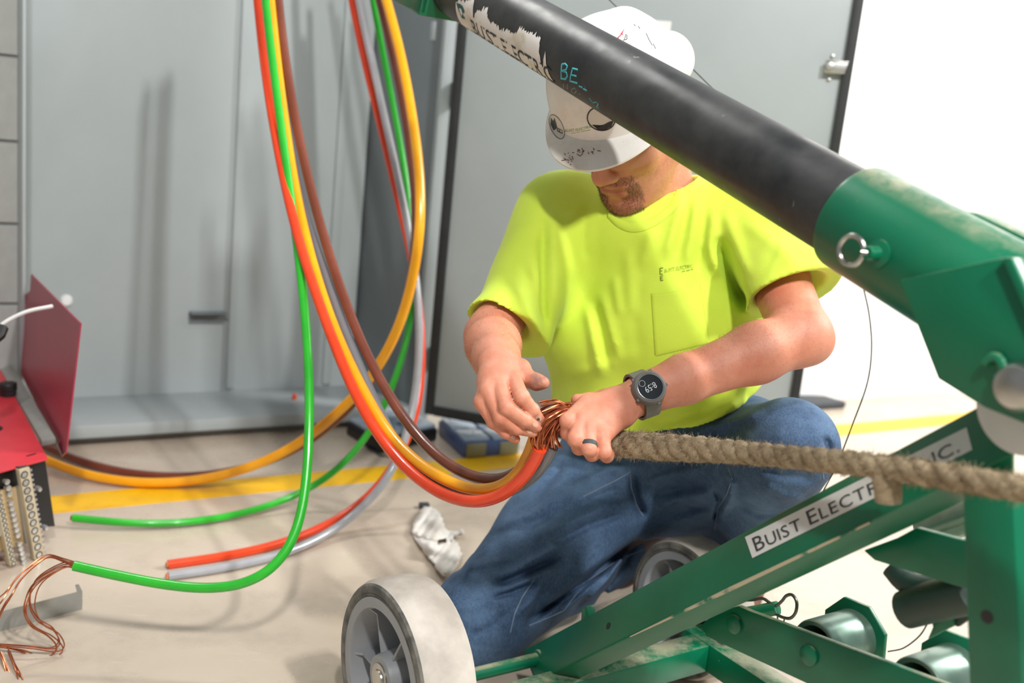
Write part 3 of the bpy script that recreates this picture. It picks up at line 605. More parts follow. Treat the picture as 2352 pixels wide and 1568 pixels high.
# ------------------------------------------------------------------ red terminal box on the floor, left
MAT['red_metal'] = simple('red_enamel', 'D23A44', 0.38, c2='C4343F', scale=8)
MAT['crimson'] = simple('crimson_enamel', 'A8324A', 0.35, c2='9C2C44', scale=5)
MAT['galv'] = simple('galvanised_channel', 'A7A7A2', 0.4, 0.35, var=0.12, scale=25)
MAT['beige_bar'] = simple('brass_bar', 'C9BCA0', 0.45, 0.25, var=0.15, scale=20)
MAT['tan_board'] = simple('tan_board', 'C8AE84', 0.6, c2='B69A70', scale=10)
MAT['clear_strip'] = simple('milky_plastic', 'CFCDCB', 0.3, var=0.05)
box = thing('terminal_box', 'red metal terminal box with raised crimson lid and screw terminal strips on the floor', 'terminal box')
zt = 0.20
T0 = onz(110, 1052, zt); T1 = onz(-130, 1118, zt); T2 = onz(0, 846, zt); T3 = T1 + (T2 - T0)
MB().prism([T0, T2, T2 + (T2 - T0) * 0.3, T3 + (T2 - T0) * 0.3, T1], ZU * -0.004).build('top_plate', 'red_metal', box, bevel=0.001)
ED = nrm(T2 - T0); EN = nrm(np.cross(ED, ZU)); EN = EN if EN[0] > 0 else -EN
H0 = onz(143, 1046, zt - 0.015); H1 = onz(47, 856, zt)
pn = nrm(np.cross(H1 - H0, ZU)); pn = pn if pn[0] < 0 else -pn
def lidp(x, y): return onpl(x, y, H0, nrm(pn + np.array([0, 0, 0.06])))
lid = MB().prism([lidp(*q) for q in ((141, 1048), (151, 1038), (184, 742), (71, 629), (68, 668), (59, 675), (47, 856))], -pn * 0.003).build('lid', 'crimson', box, smooth=False)
MB().prism([onz(96, 1012, zt + 0.002), onz(128, 1005, zt + 0.012), onz(28, 837, zt + 0.012), onz(-2, 843, zt + 0.002)], ZU * -0.012).build('hinge_channel', 'galv', box, bevel=0.001)
MB().prism([onz(96, 1012, zt), onz(128, 1006, zt + 0.01), onz(143, 1048, zt - 0.012), onz(128, 1020, zt - 0.01)], ZU * -0.003).build('channel_end', 'galv', box)
FD = nrm(T1 - T0); MB().hexa(T0 + FD * 0.36 + ED * 0.16 - ZU * (zt / 2 + 0.002), FD * 0.20, ED * 0.15, ZU * (zt / 2 - 0.002)).build('box_body', 'galv', box, bevel=0.003); FN2 = nrm(np.cross(FD, ZU)); FN2 = FN2 if FN2 @ (CAM - T0) > 0 else -FN2
def fp(x, y, off=0.0): return onpl(x, y, T0 + FN2 * off, FN2)
MB().prism([fp(104, 1058, -0.02), fp(126, 1208, -0.02), fp(40, 1212, -0.02), fp(-60, 1235, -0.02), fp(-60, 1090, -0.02)], -FN2 * 0.004).build('mounting_panel', 'black', box, smooth=False)
MB().prism([fp(16, 1124, -0.008), fp(52, 1116, -0.008), fp(70, 1245, -0.008), fp(-40, 1278, -0.008), fp(-40, 1138, -0.008)], -FN2 * 0.008).build('backing_board', 'tan_board', box, bevel=0.001)
MB().prism([fp(42, 1117, 0.0), fp(52, 1115, 0.0), fp(71, 1244, 0.0), fp(61, 1247, 0.0)], -FN2 * 0.008).build('rail', 'galv', box, bevel=0.001)
MB().prism([fp(-40, 1205, 0.0), fp(12, 1195, 0.0), fp(16, 1228, 0.0), fp(-40, 1240, 0.0)], -FN2 * 0.008).build('rating_plate', 'label', box)
def screw_col(n, a, b, r_, strip, nm):
    for k in range(n):
        t = k / (n - 1); o_ = fp(a[0] + (b[0] - a[0]) * t, a[1] + (b[1] - a[1]) * t, 0.0125)
        MB().lathe(o_ - FN2 * 0.0012, FN2, [(r_ * 1.18, 0), (r_ * 1.18, 0.0016), (r_ * 0.98, 0.0018), (r_ * 0.95, 0.0006), (r_ * 0.9, 0.0004)], 18).build('screw_well', 'black', strip)
        s_ = MB().lathe(o_ - FN2 * 0.0012, FN2, [(r_ * 0.86, 0), (r_ * 0.84, 0.0014), (0, 0.0018)], 16); s_.hexa(o_ + FN2 * 0.0008, FD * r_ * 0.8, ZU * r_ * 0.13, FN2 * 0.0002); s_.build('screw', 'zinc', strip)
st1 = MB().prism([fp(44, 1079, 0.012), fp(68, 1072, 0.012), fp(104, 1278, 0.012), fp(80, 1287, 0.012)], -FN2 * 0.012).build('terminal_strip', 'beige_bar', box, bevel=0.001)
screw_col(11, (56, 1090), (90, 1274), 0.0062, st1, 's')
MB().prism([fp(43, 1074, 0.008), fp(66, 1070, 0.008), fp(68, 1077, 0.008), fp(44, 1081, 0.008)], -FN2 * 0.01).build('strip_cap', 'dark_steel', box)
st2 = MB().prism([fp(-14, 1125, 0.012), fp(0, 1122, 0.012), fp(38, 1295, 0.012), fp(24, 1300, 0.012)], -FN2 * 0.012).build('terminal_strip', 'beige_bar', box, bevel=0.001)
screw_col(16, (-4, 1128), (31, 1294), 0.0036, st2, 's')
for (a, b, n) in (((9, 1104), (15, 1132), 3), ((18, 1152), (34, 1226), 7), ((38, 1246), (48, 1288), 5)):
    for k in range(n):
        t = k / (n - 1); o_ = fp(a[0] + (b[0] - a[0]) * t, a[1] + (b[1] - a[1]) * t, 0.0)
        MB().lathe(o_ + FN2 * 0.0, FN2, [(0.004, 0), (0.004, 0.006), (0.0055, 0.007), (0.0055, 0.010), (0, 0.011)], 10).build('clamp_screw', 'zinc', box)
for (x_, y_) in ((83, 1121), (98, 1210)):
    MB().lathe(fp(x_, y_, -0.018), FN2, [(0.006, 0), (0.006, 0.008), (0.004, 0.012), (0, 0.013)], 12).build('panel_screw', 'zinc', box)
for k in range(18):
    t = k / 17; MB().hexa(fp(70 + 33 * t, 1079 + 192 * t, 0.006), FD * 0.002, ZU * 0.002, FN2 * 0.002).build('strip_tooth', 'zinc', st1)
kn = onz(18, 908, zt)
MB().lathe(kn + np.array([0, 0, -0.002]), ZU, [(0.019, 0), (0.019, 0.016), (0.0205, 0.018), (0.0205, 0.03), (0.018, 0.033), (0, 0.033)], 9).build('knob', 'black', box, bevel=0.001)
MB().lathe(onz(-18, 985, zt) - ZU * 0.002, ZU, [(0.02, 0), (0.02, 0.004), (0.009, 0.006), (0.009, 0.03), (0.012, 0.032), (0.012, 0.05), (0, 0.052)], 14).build('knob', 'black', box)
for x_, y_ in ((46, 893), (57, 910)): MB().lathe(onz(x_, y_, zt + 0.006), ZU, [(0.005, 0), (0.005, 0.002), (0, 0.003)], 10).build('rivet', 'galv', box)
sl = onz(72, 1044, zt + 0.0006); MB().prism([sl + FD * 0.012 * math.cos(t) + ED * 0.003 * math.sin(t) for t in np.linspace(0, 6.283, 14, endpoint=False)], ZU * 0.0005).build('slot', 'black', box)
MB().tube(catmull([P(-10, 766, 1.9), P(8, 742, 1.92), P(60, 716, 1.96), P(120, 703, 2.0)], 6), 0.004, 8).build('cable_tie', 'clear_strip', box)
MB().tube([P(-30, 790, 1.88), P(-2, 768, 1.9), P(4, 752, 1.91)], 0.012, 10).build('tie_head', 'black', box)
# bent metal strip on the floor in front
strip = thing('metal_strip', 'thin bent grey metal strip lying on the floor in front of the red terminal box', 'metal strip')
b0, b1 = onz(188, 1399, 0.0), onz(-120, 1482, 0.0); bd_ = nrm(b1 - b0); bn_ = nrm(np.cross(bd_, ZU))
MB().hexa((b0 + b1) / 2 + ZU * 0.018, (b1 - b0) / 2, ZU * 0.018, bn_ * 0.001).build('web', 'galv', strip, smooth=False)
MB().hexa((b0 + b1) / 2 + ZU * 0.001 + bn_ * 0.01, (b1 - b0) / 2, ZU * 0.001, bn_ * 0.01).build('foot_flange', 'galv', strip, smooth=False)
MB().prism([b0, b0 + ZU * 0.036, b0 + ZU * 0.05 + bd_ * 0.006, b0 + ZU * 0.05 + bd_ * 0.012], bn_ * 0.002).build('end_tab', 'galv', strip)

# ------------------------------------------------------------------ parts cases on the floor
MAT['blue_plastic'] = simple('blue_plastic', '4A5F8F', 0.4, var=0.15, scale=20)
MAT['clear_lid'] = simple('clear_lid', 'A9B6C2', 0.22, c2='8FA0B4', scale=14)
MAT['olive_plastic'] = simple('olive_plastic', '8C8A6E', 0.45, var=0.12, scale=20)
MAT['white_plastic'] = simple('white_plastic', 'E9EBED', 0.35, var=0.05, scale=20)
def rect_on_floor(p, q, back):      # front-left, front-right pixels on the floor, depth along the normal
    a = onz(*p); b = onz(*q); x_ = nrm(b - a); y_ = np.array([-x_[1], x_[0], 0]); return a, x_, y_, float(np.linalg.norm(b - a)), back
k1 = thing('parts_case', 'black parts case with a clear lid on the floor beside the cabinet door', 'case')
a, x_, y_, L, Bk = rect_on_floor((868, 1043), (1004, 1012), 0.20)
y2 = nrm(onz(795, 998) - a)
MB().prism([a, a + x_ * L, a + x_ * L + y2 * 0.19, a + y2 * 0.19], ZU * 0.04).build('tray', 'black', k1, bevel=0.006)
MB().prism([a + x_ * 0.006 + y2 * 0.006 + ZU * 0.04, a + x_ * (L - .006) + y2 * 0.006 + ZU * 0.04, a + x_ * (L - .006) + y2 * 0.184 + ZU * 0.04, a + x_ * 0.006 + y2 * 0.184 + ZU * 0.04], ZU * 0.012).build('lid', 'clear_lid', k1, bevel=0.004)
for i in range(5): 
    o_ = a + x_ * (0.03 + 0.03 * i) + y2 * (0.06 + 0.03 * (i % 3)) + ZU * 0.053
    MB().hexa(o_, x_ * 0.012, y2 * 0.01, ZU * 0.002).build('lid_boss', 'blue_plastic' if i % 2 else 'white_plastic', k1, bevel=0.001)
MB().tube(catmull([onz(838, 1020, .004), onz(850, 1032, .004), onz(880, 1046, .004), onz(915, 1047, .004)], 5), 0.0025, 8).build('carry_wire', 'dark_steel', k1)
k2 = thing('parts_case', 'blue parts case with clear compartments and olive corners near the right hand of the man', 'case')
a2 = onz(1062, 1052); b2 = onz(1192, 1043); c2_ = onz(1003, 996); x2 = nrm(b2 - a2); L2 = float(np.linalg.norm(b2 - a2)); yb = nrm(c2_ - a2); Lb = float(np.linalg.norm(c2_ - a2))
MB().prism([a2, b2, b2 + yb * Lb, a2 + yb * Lb], ZU * 0.045).build('tray', 'blue_plastic', k2, bevel=0.008)
for i, (u0, u1, v0, v1, mt) in enumerate([(0.03, 0.47, 0.04, 0.42, 'clear_lid'), (0.53, 0.97, 0.04, 0.42, 'clear_lid'), (0.03, 0.47, 0.5, 0.95, 'clear_lid'), (0.53, 0.97, 0.5, 0.95, 'clear_lid')]):
    q_ = lambda s_, t_: a2 + x2 * (L2 * s_) + yb * (Lb * t_) + ZU * 0.044
    MB().prism([q_(u0, v0), q_(u1, v0), q_(u1, v1), q_(u0, v1)], ZU * 0.01).build('compartment_lid', mt, k2, bevel=0.003)
for s_ in (0.22, 0.8):
    MB().hexa(a2 + x2 * L2 * s_ - yb * 0.003 + ZU * 0.023, x2 * L2 * 0.17, yb * 0.005, ZU * 0.02).build('corner_pad', 'olive_plastic', k2, bevel=0.004)
for s_, t_ in ((0.2, 0.8), (0.7, 0.75), (0.35, 0.25)): MB().hexa(a2 + x2 * L2 * s_ + yb * Lb * t_ + ZU * 0.056, x2 * 0.014, yb * 0.006, ZU * 0.003).build('latch', 'white_plastic', k2, bevel=0.001)
# dark pad on the floor by the white wall
MAT['slate'] = simple('slate_rubber', '3E4247', 0.6, var=0.15, scale=20)
d0 = onz(1850, 944); d1 = onz(1944, 938); xd = nrm(d1 - d0); yd = np.array([-xd[1], xd[0], 0])
pad = MB().prism([d0 - xd * 0.04, d1, d1 + yd * 0.1 - xd * 0.02, d0 + yd * 0.16 - xd * 0.08], ZU * 0.028).build('kneeling_pad', 'slate', bevel=0.01, seg=3); tag(pad, 'dark grey foam pad on the floor by the white wall', 'pad')
wn_ = onpl(676, 916, S(0, 0, 0.061), ZU); wnut = MB().lathe(wn_, ZU, [(0.006, 0), (0.008, 0.002), (0.006, 0.012), (0.003, 0.018), (0, 0.0185)], 10).build('wire_nut', 'red_jacket'); tag(wnut, 'small orange wire nut lying on the cabinet floor tray', 'wire nut')
# thin wires
MAT['thin_wire'] = simple('thin_dark_wire', '5A5A58', 0.5, 0.3)
tw = MB().tube(catmull([P(1978, 640, 1.12), P(1996, 720, 1.15), P(2002, 800, 1.17), P(1992, 880, 1.18), P(1960, 970, 1.19), P(1925, 1060, 1.2), P(1895, 1120, 1.21), P(1872, 1160, 1.23)], 8), 0.0009, 6).build('thin_wire', 'thin_wire')
tag(tw, 'thin dark wire hanging from the boom sleeve down behind the rope', 'wire')
tw2 = MB().tube(catmull([P(1080, -420, 1.95), P(1330, -80, 1.80), P(1400, 0, 1.77), P(1470, 62, 1.76), P(1560, 130, 1.74), P(1650, 216, 1.70), P(1740, 300, 1.66), P(1830, 390, 1.55), P(1920, 470, 1.36), P(2010, 540, 1.10)], 8), 0.0011, 6).build('thin_wire', 'thin_wire')
tag(tw2, 'thin dark cord running behind the hard hat across the grey door', 'wire')
tw3 = MB().tube(catmull([mx(2040, 1496, 0.15), mx(2075, 1488, 0.14), mx(2110, 1462, 0.13), mx(2130, 1432, 0.12), mx(2140, 1405, 0.1)], 8), 0.0009, 6).build('thin_wire', 'thin_wire')
tag(tw3, 'short thin wire curving between the machine rollers', 'wire')
# ------------------------------------------------------------------ person: implicit surfaces meshed with surface nets
class Field:
    def __init__(s, lo, hi, h, far=0.04):
        s.lo = np.array(lo, float); s.h = h; s.n = np.ceil((np.array(hi) - s.lo) / h).astype(int) + 1
        s.v = np.full(tuple(s.n), far, np.float32); s.far = far
    def box(s, lo, hi):
        a = np.clip(np.floor((np.array(lo) - s.lo) / s.h).astype(int), 0, s.n - 1); b = np.clip(np.ceil((np.array(hi) - s.lo) / s.h).astype(int) + 1, 1, s.n)
        if np.any(b <= a): return None
        sl = tuple(slice(i, j) for i, j in zip(a, b))
        g = np.meshgrid(*[(s.lo[k] + s.h * np.arange(a[k], b[k])).astype(np.float32) for k in range(3)], indexing='ij', sparse=True)
        return sl, g
    def put(s, fn, lo, hi, k=0.0, op='add'):
        r = s.box(lo, hi)
        if r is None: return
        sl, g = r; d = fn(*g).astype(np.float32); a = s.v[sl]
        if op == 'sub': d = -d; a = -a; 
        if op == 'sub':
            b_ = -d            # sdf of the cutter
            x = -b_; y = s.v[sl]
            if k > 0: hh = np.maximum(k - np.abs(x - y), 0) / k; s.v[sl] = np.maximum(x, y) + hh * hh * k * 0.25
            else: s.v[sl] = np.maximum(x, y)
            return
        if k > 0: hh = np.maximum(k - np.abs(d - a), 0) / k; s.v[sl] = np.minimum(d, a) - hh * hh * k * 0.25
        else: s.v[sl] = np.minimum(d, a)
    def cone(s, p, q, r0, r1, k=0.01, flat=None, op='add'):
        """rounded cone p->q; flat=(direction, ratio): ratio>1 means thinner along direction"""
        p, q = np.asarray(p, float), np.asarray(q, float); R_ = max(r0, r1); pad = R_ + k + 0.012
        if flat is not None and flat[1] < 1: pad = R_ / flat[1] + k + 0.012
        ab = q - p; L = max(ab @ ab, 1e-9)
        def fn(X, Y, Z):
            x, y, z = X - p[0], Y - p[1], Z - p[2]
            t = np.clip((x * ab[0] + y * ab[1] + z * ab[2]) / L, 0, 1)
            x, y, z = x - t * ab[0], y - t * ab[1], z - t * ab[2]
            if flat is not None:
                n_ = nrm(flat[0]); c = (x * n_[0] + y * n_[1] + z * n_[2]) * (flat[1] - 1); x, y, z = x + c * n_[0], y + c * n_[1], z + c * n_[2]
            return np.sqrt(x * x + y * y + z * z) - (r0 + (r1 - r0) * t)
        s.put(fn, np.minimum(p, q) - pad, np.maximum(p, q) + pad, k, op)
    def chain(s, pts, k=0.008, op='add'):
        for (p, r0), (q, r1) in zip(pts[:-1], pts[1:]): s.cone(p, q, r0, r1, k, op=op)
    def ell(s, c, axes, rad, k=0.01, op='add'):
        c = np.asarray(c, float); A = np.array(axes); rad = np.array(rad); R_ = max(rad) + k + 0.012
        def fn(X, Y, Z):
            x, y, z = X - c[0], Y - c[1], Z - c[2]; q = 0; g = 0
            for i in range(3):
                u = (x * A[i][0] + y * A[i][1] + z * A[i][2]); q = q + (u / rad[i]) ** 2; g = g + (u / rad[i] ** 2) ** 2
            k0 = np.sqrt(q); k1 = np.sqrt(g); return np.where(k1 > 1e-9, k0 * (k0 - 1) / np.maximum(k1, 1e-9), -min(rad))
        s.put(fn, c - R_, c + R_, k, op)
    def finger(s, pts, kin, kout):
        P_ = np.array([p for p, _ in pts]); R_ = max(r for _, r in pts) + kin + 0.008; lo, hi = P_.min(0) - R_, P_.max(0) + R_
        sub = Field(s.lo + np.round((lo - s.lo) / s.h) * s.h, hi, s.h, 0.03)
        for (p, r0), (q, r1) in zip(pts[:-1], pts[1:]): sub.cone(p, q, r0, r1, kin)
        for i, (p, r) in enumerate(pts[1:-1]): sub.ell(p, np.eye(3), (r * 1.03,) * 3, 0.003)
        a = np.round((sub.lo - s.lo) / s.h).astype(int); b = np.minimum(a + sub.n, s.n); sl = tuple(slice(i, j) for i, j in zip(a, b)); d = sub.v[tuple(slice(0, j - i) for i, j in zip(a, b))]
        v = s.v[sl]; hh = np.maximum(kout - np.abs(d - v), 0) / kout; s.v[sl] = np.minimum(d, v) - hh * hh * kout * 0.25
    def halfspace_cut(s, p, n, lo, hi, k=0.0):
        """removes the side n points to, inside the box"""
        p = np.asarray(p, float); n = nrm(n)
        s.put(lambda X, Y, Z: -((X - p[0]) * n[0] + (Y - p[1]) * n[1] + (Z - p[2]) * n[2]), lo, hi, k, 'sub')
    def near(s, w_=0.02):
        idx = np.nonzero(np.abs(s.v) < w_); pts = np.stack([s.lo[k] + s.h * idx[k] for k in range(3)], -1); return idx, pts
    def folds(s, lines, w_=0.022):
        """lines: (pixel polyline, amplitude m (+ridge / -groove), width m); crease lines traced on the cloth"""
        idx, pts = s.near(w_); c = (pts - CAM) @ CR; d_ = -c[:, 2]; px = 1176 + FPX * c[:, 0] / d_; py = 784 - FPX * c[:, 1] / d_; tot = np.zeros(len(px))
        for pl, amp, wd in lines:
            pl = np.array(pl, float); best = np.full(len(px), 1e9); tt = np.zeros(len(px)); m_ = len(pl) - 1
            lo_, hi_ = pl.min(0) - 60, pl.max(0) + 60; sel = np.nonzero((px > lo_[0]) & (px < hi_[0]) & (py > lo_[1]) & (py < hi_[1]))[0]
            if not len(sel): continue
            X, Y = px[sel], py[sel]; b = np.full(len(sel), 1e9); tb = np.zeros(len(sel))
            for i in range(m_):
                a_, e_ = pl[i], pl[i + 1] - pl[i]; t = np.clip(((X - a_[0]) * e_[0] + (Y - a_[1]) * e_[1]) / (e_ @ e_), 0, 1)
                dd = np.hypot(X - a_[0] - t * e_[0], Y - a_[1] - t * e_[1]); u = dd < b; b[u] = dd[u]; tb[u] = (i + t[u]) / m_
            dist = b * d_[sel] / FPX; fade = np.clip(np.minimum(tb, 1 - tb) * 5, 0.0, 1)
            tot[sel] += amp * np.exp(-(dist / wd) ** 2) * fade
        s.v[idx] -= tot.astype(np.float32)
    def lump(s, amp, freq, seed=0, w_=0.02):
        idx, pts = s.near(w_); r_ = np.random.default_rng(seed); tot = np.zeros(len(pts))
        for _ in range(8):
            d_ = r_.normal(0, 1, 3); d_ /= np.linalg.norm(d_); tot += np.sin(pts @ d_ * freq * r_.uniform(0.6, 1.7) + r_.uniform(0, 6.28))
        s.v[idx] -= (amp * tot / 3).astype(np.float32)
    def mesh(s):
        v = s.v; ins = v < 0; n = s.n
        cellany = np.zeros(tuple(n - 1), bool); first = ins[:-1, :-1, :-1]
        for i in (0, 1):
            for j in (0, 1):
                for k in (0, 1): cellany |= (ins[i:n[0] - 1 + i, j:n[1] - 1 + j, k:n[2] - 1 + k] != first)
        ci = np.array(np.nonzero(cellany)).T; N = len(ci); acc = np.zeros((N, 3)); cnt = np.zeros(N)
        cor = [(i, j, k) for i in (0, 1) for j in (0, 1) for k in (0, 1)]
        cv = {c: v[ci[:, 0] + c[0], ci[:, 1] + c[1], ci[:, 2] + c[2]].astype(float) for c in cor}
        for a in cor:
            for ax in range(3):
                if a[ax] == 0:
                    b = list(a); b[ax] = 1; b = tuple(b); va, vb = cv[a], cv[b]; m_ = (va < 0) != (vb < 0)
                    t = va[m_] / (va[m_] - vb[m_]); q = np.tile(np.array(a, float), (m_.sum(), 1)); q[:, ax] = t; acc[m_] += q; cnt[m_] += 1
        V = s.lo + s.h * (ci + acc / cnt[:, None]); vid = np.full(tuple(n - 1), -1, np.int64); vid[ci[:, 0], ci[:, 1], ci[:, 2]] = np.arange(N); Fs = []
        for ax in range(3):
            o = [slice(None)] * 3; o1 = [slice(None)] * 3; o[ax] = slice(0, n[ax] - 1); o1[ax] = slice(1, n[ax])
            a_, b_ = ins[tuple(o)], ins[tuple(o1)]; e = np.array(np.nonzero(a_ != b_)).T; u_, w_ = [(1, 2), (2, 0), (0, 1)][ax]
            ok = (e[:, u_] > 0) & (e[:, w_] > 0) & (e[:, u_] < n[u_] - 1) & (e[:, w_] < n[w_] - 1); e = e[ok]
            def at(du, dw): q = e.copy(); q[:, u_] += du; q[:, w_] += dw; return vid[q[:, 0], q[:, 1], q[:, 2]]
            qd = np.stack([at(-1, -1), at(0, -1), at(0, 0), at(-1, 0)], -1); fl_ = a_[e[:, 0], e[:, 1], e[:, 2]]
            qd = np.where(fl_[:, None], qd, qd[:, ::-1]); Fs.append(qd)
        Fq = np.concatenate(Fs); Fq = Fq[(Fq >= 0).all(1)]; return V, Fq
    def build(s, name, mat, parent, relax=2):
        V, F = s.mesh()
        if relax:      # light smoothing of the grid pattern
            for _ in range(relax):
                acc = np.zeros_like(V); c = np.zeros(len(V))
                for a, b in ((0, 1), (1, 2), (2, 3), (3, 0)):
                    np.add.at(acc, F[:, a], V[F[:, b]]); np.add.at(acc, F[:, b], V[F[:, a]]); np.add.at(c, F[:, a], 1); np.add.at(c, F[:, b], 1)
                V = V * 0.5 + 0.5 * acc / np.maximum(c, 1)[:, None]
        me = bpy.data.meshes.new(name); me.vertices.add(len(V)); me.vertices.foreach_set('co', V.astype(np.float32).ravel())
        me.loops.add(F.size); me.loops.foreach_set('vertex_index', F.astype(np.int32).ravel()); me.polygons.add(len(F))
        me.polygons.foreach_set('loop_start', np.arange(0, F.size, 4, dtype=np.int32)); me.polygons.foreach_set('use_smooth', np.ones(len(F), bool))
        me.update(calc_edges=True); me.validate(); me.materials.append(MAT[mat])
        o = link(bpy.data.objects.new(name, me), parent); o_mesh[name] = (V, F); return o
o_mesh = {}
def bvh_of(name): V, F = o_mesh[name]; return BVHTree.FromPolygons([tuple(v) for v in V], [tuple(map(int, f)) for f in F])
def hit(bvh, px, py, off=0.001):
    d_ = nrm(ray(px, py)); h = bvh.ray_cast(Vector(CAM), Vector(d_))
    if h[0] is None: return None
    n_ = np.array(h[1]); n_ = n_ if n_ @ d_ < 0 else -n_
    return np.array(h[0]) + n_ * off, n_

# materials
m = NT('skin'); v = m.coord()
c = m.mix(m.noise(16, 5, 0.6, v, 0.3, 0.7), lin('D8967A'), lin('C6775C')); fk = m.n('ShaderNodeMath', operation='MULTIPLY'); m.l(m.noise(160, 3, 0.6, v, 0.5, 0.8), fk.inputs[0]); fk.inputs[1].default_value = 0.3
c = m.mix(fk.outputs[0], c, lin('B96A52')); m.col(c)
for pt_, rd_ in ((P(1236, 877, 1.35), 0.022), (P(1238, 962, 1.335), 0.012)):
    vd = m.n('ShaderNodeVectorMath', operation='DISTANCE'); tc_ = m.n('ShaderNodeTexCoord'); m.l(tc_.outputs['Object'], vd.inputs[0]); vd.inputs[1].default_value = tuple(pt_)
    mr_ = m.n('ShaderNodeMapRange'); m.l(vd.outputs['Value'], mr_.inputs[0]); mr_.inputs[1].default_value = rd_; mr_.inputs[2].default_value = rd_ * 0.35; mr_.inputs[3].default_value = 0.0; mr_.inputs[4].default_value = 0.75
    gm_ = m.n('ShaderNodeMath', operation='MULTIPLY'); m.l(mr_.outputs[0], gm_.inputs[0]); m.l(m.noise(70, 4, 0.6, v, 0.3, 0.6), gm_.inputs[1]); c = m.mix(gm_.outputs[0], c, lin('6A4E44'))
m.col(c)
m.set(Roughness=0.48); m.b.inputs['Subsurface Weight'].default_value = 0.12; m.b.inputs['Subsurface Radius'].default_value = (0.012, 0.005, 0.003); m.b.inputs['Subsurface Scale'].default_value = 0.5
m.bump(m.noise(200, 5, 0.75, v), 0.22, 0.0014); MAT['skin'] = m.m; skin_nt, skin_c, skin_v = m, c, v
m = NT('neon_jersey'); v = m.coord(); m.col(m.mix(m.noise(10, 5, 0.6, v), lin('D4EC4A'), lin('CDE644'))); m.set(Roughness=0.8); m.b.inputs['Sheen Weight'].default_value = 0.15
m.bump(m.noise(420, 2, 0.5, v), 0.12, 0.0006); MAT['shirt'] = m.m
m = NT('denim'); v = m.coord()
wv = m.noise(520, 2, 0.6, m.coord((1, 1, 0.25)), 0.3, 0.7); wear = m.noise(7, 5, 0.6, v, 0.45, 0.68); c = m.mix(wear, lin('2F4B6D'), lin('567394'))
f2 = m.n('ShaderNodeMath', operation='MULTIPLY'); m.l(wv, f2.inputs[0]); f2.inputs[1].default_value = 0.35
c = m.mix(f2.outputs[0], c, lin('7890AC')); c = m.mix(m.noise(30, 5, 0.7, v, 0.5, 1.0), c, lin('20344F')); m.col(c); m.set(Roughness=0.85); m.bump(wv, 0.15, 0.0008); MAT['denim'] = m.m
MAT['leather'] = simple('brown_leather', '7A4A32', 0.6, c2='5C3725', scale=25, bump=0.2)
MAT['sole'] = simple('boot_sole', '2C2622', 0.7)
MAT['hair'] = simple('short_brown_beard', '5C4B40', 0.75, c2='40342C', scale=120)

per = thing('person', 'kneeling man in a neon yellow T-shirt, jeans and a white hard hat, gripping copper wires', 'person')
def W3(c): return CR @ np.asarray(c, float)      # camera axes -> world
# ---- head frame
HF = nrm((-0.50, -0.70, 0.50)); HU = np.array([-0.27, 0.68, 0.68]); HU = nrm(HU - HF * (HU @ HF)); HL = np.cross(HU, HF)
HF, HU, HL = W3(HF), W3(HU), W3(HL); HC = P(1447, 262, 1.60)
HS = 1.06
def H(x, y, z): return HC + HS * (HL * x + HF * y + HU * z)
HA = [HL, HF, HU]
for pt_, rd_, cl_, am_ in ((H(0, 0.112, -0.036), 0.022, 'C4665A', 0.6), (H(0.012, 0.092, -0.072), 0.020, 'A85A4C', 0.7), (H(-0.012, 0.092, -0.072), 0.020, 'A85A4C', 0.7), (H(0.05, 0.06, -0.03), 0.03, 'CC7462', 0.5)):
    vd = skin_nt.n('ShaderNodeVectorMath', operation='DISTANCE'); tc_ = skin_nt.n('ShaderNodeTexCoord'); skin_nt.l(tc_.outputs['Object'], vd.inputs[0]); vd.inputs[1].default_value = tuple(pt_)
    mr_ = skin_nt.n('ShaderNodeMapRange'); skin_nt.l(vd.outputs['Value'], mr_.inputs[0]); mr_.inputs[1].default_value = rd_; mr_.inputs[2].default_value = rd_ * 0.3; mr_.inputs[3].default_value = 0.0; mr_.inputs[4].default_value = am_
    skin_c = skin_nt.mix(mr_.outputs[0], skin_c, lin(cl_))
skin_nt.col(skin_c)
# ---- skeleton
shR, shL = P(1285, 500, 1.74), P(1735, 510, 1.68)
elR, wrR = P(1128, 772, 1.575), P(1143, 836, 1.385)
elL, wrL = P(1842, 772, 1.46), P(1478, 905, 1.392)
nkB = P(1525, 455, 1.735)
hipR, hipL = P(1432, 1080, 1.93), P(1622, 1060, 1.94)
knR, knL = P(1108, 1412, 1.72), P(1812, 1024, 1.57)
anR, anL = P(1458, 1266, 2.03), P(1705, 1285, 1.95)
TL = nrm(shL - shR)

B = Field((-0.16, 1.18, 0.42), (0.58, 1.84, 1.06), 0.0020)
# head
B.ell(H(0, -0.006, 0.015), HA, np.array((0.072, 0.086, 0.090)) * HS, 0.0)
B.ell(H(0, 0.034, -0.028), HA, np.array((0.064, 0.060, 0.082)) * HS, 0.03)
for s_ in (-1, 1):
    B.cone(H(s_ * 0.057, 0.0, -0.055), H(s_ * 0.022, 0.062, -0.108), 0.024, 0.020, 0.03)
    B.ell(H(s_ * 0.043, 0.062, -0.026), HA, (0.022, 0.02, 0.018), 0.022)
    B.cone(H(s_ * 0.006, 0.084, 0.024), H(s_ * 0.045, 0.07, 0.02), 0.013, 0.012, 0.015)
    B.ell(H(s_ * 0.031, 0.081, -0.001), HA, (0.016, 0.011, 0.009), 0.008)
    B.ell(H(s_ * 0.0135, 0.100, -0.040), HA, (0.0095, 0.012, 0.0085), 0.006)
    B.ell(H(s_ * 0.079, -0.008, -0.005), HA, (0.008, 0.02, 0.032), 0.008)
B.cone(H(0, 0.088, 0.012), H(0, 0.113, -0.034), 0.010, 0.0135, 0.012)
B.ell(H(0, 0.066, -0.068), HA, (0.036, 0.030, 0.030), 0.02)
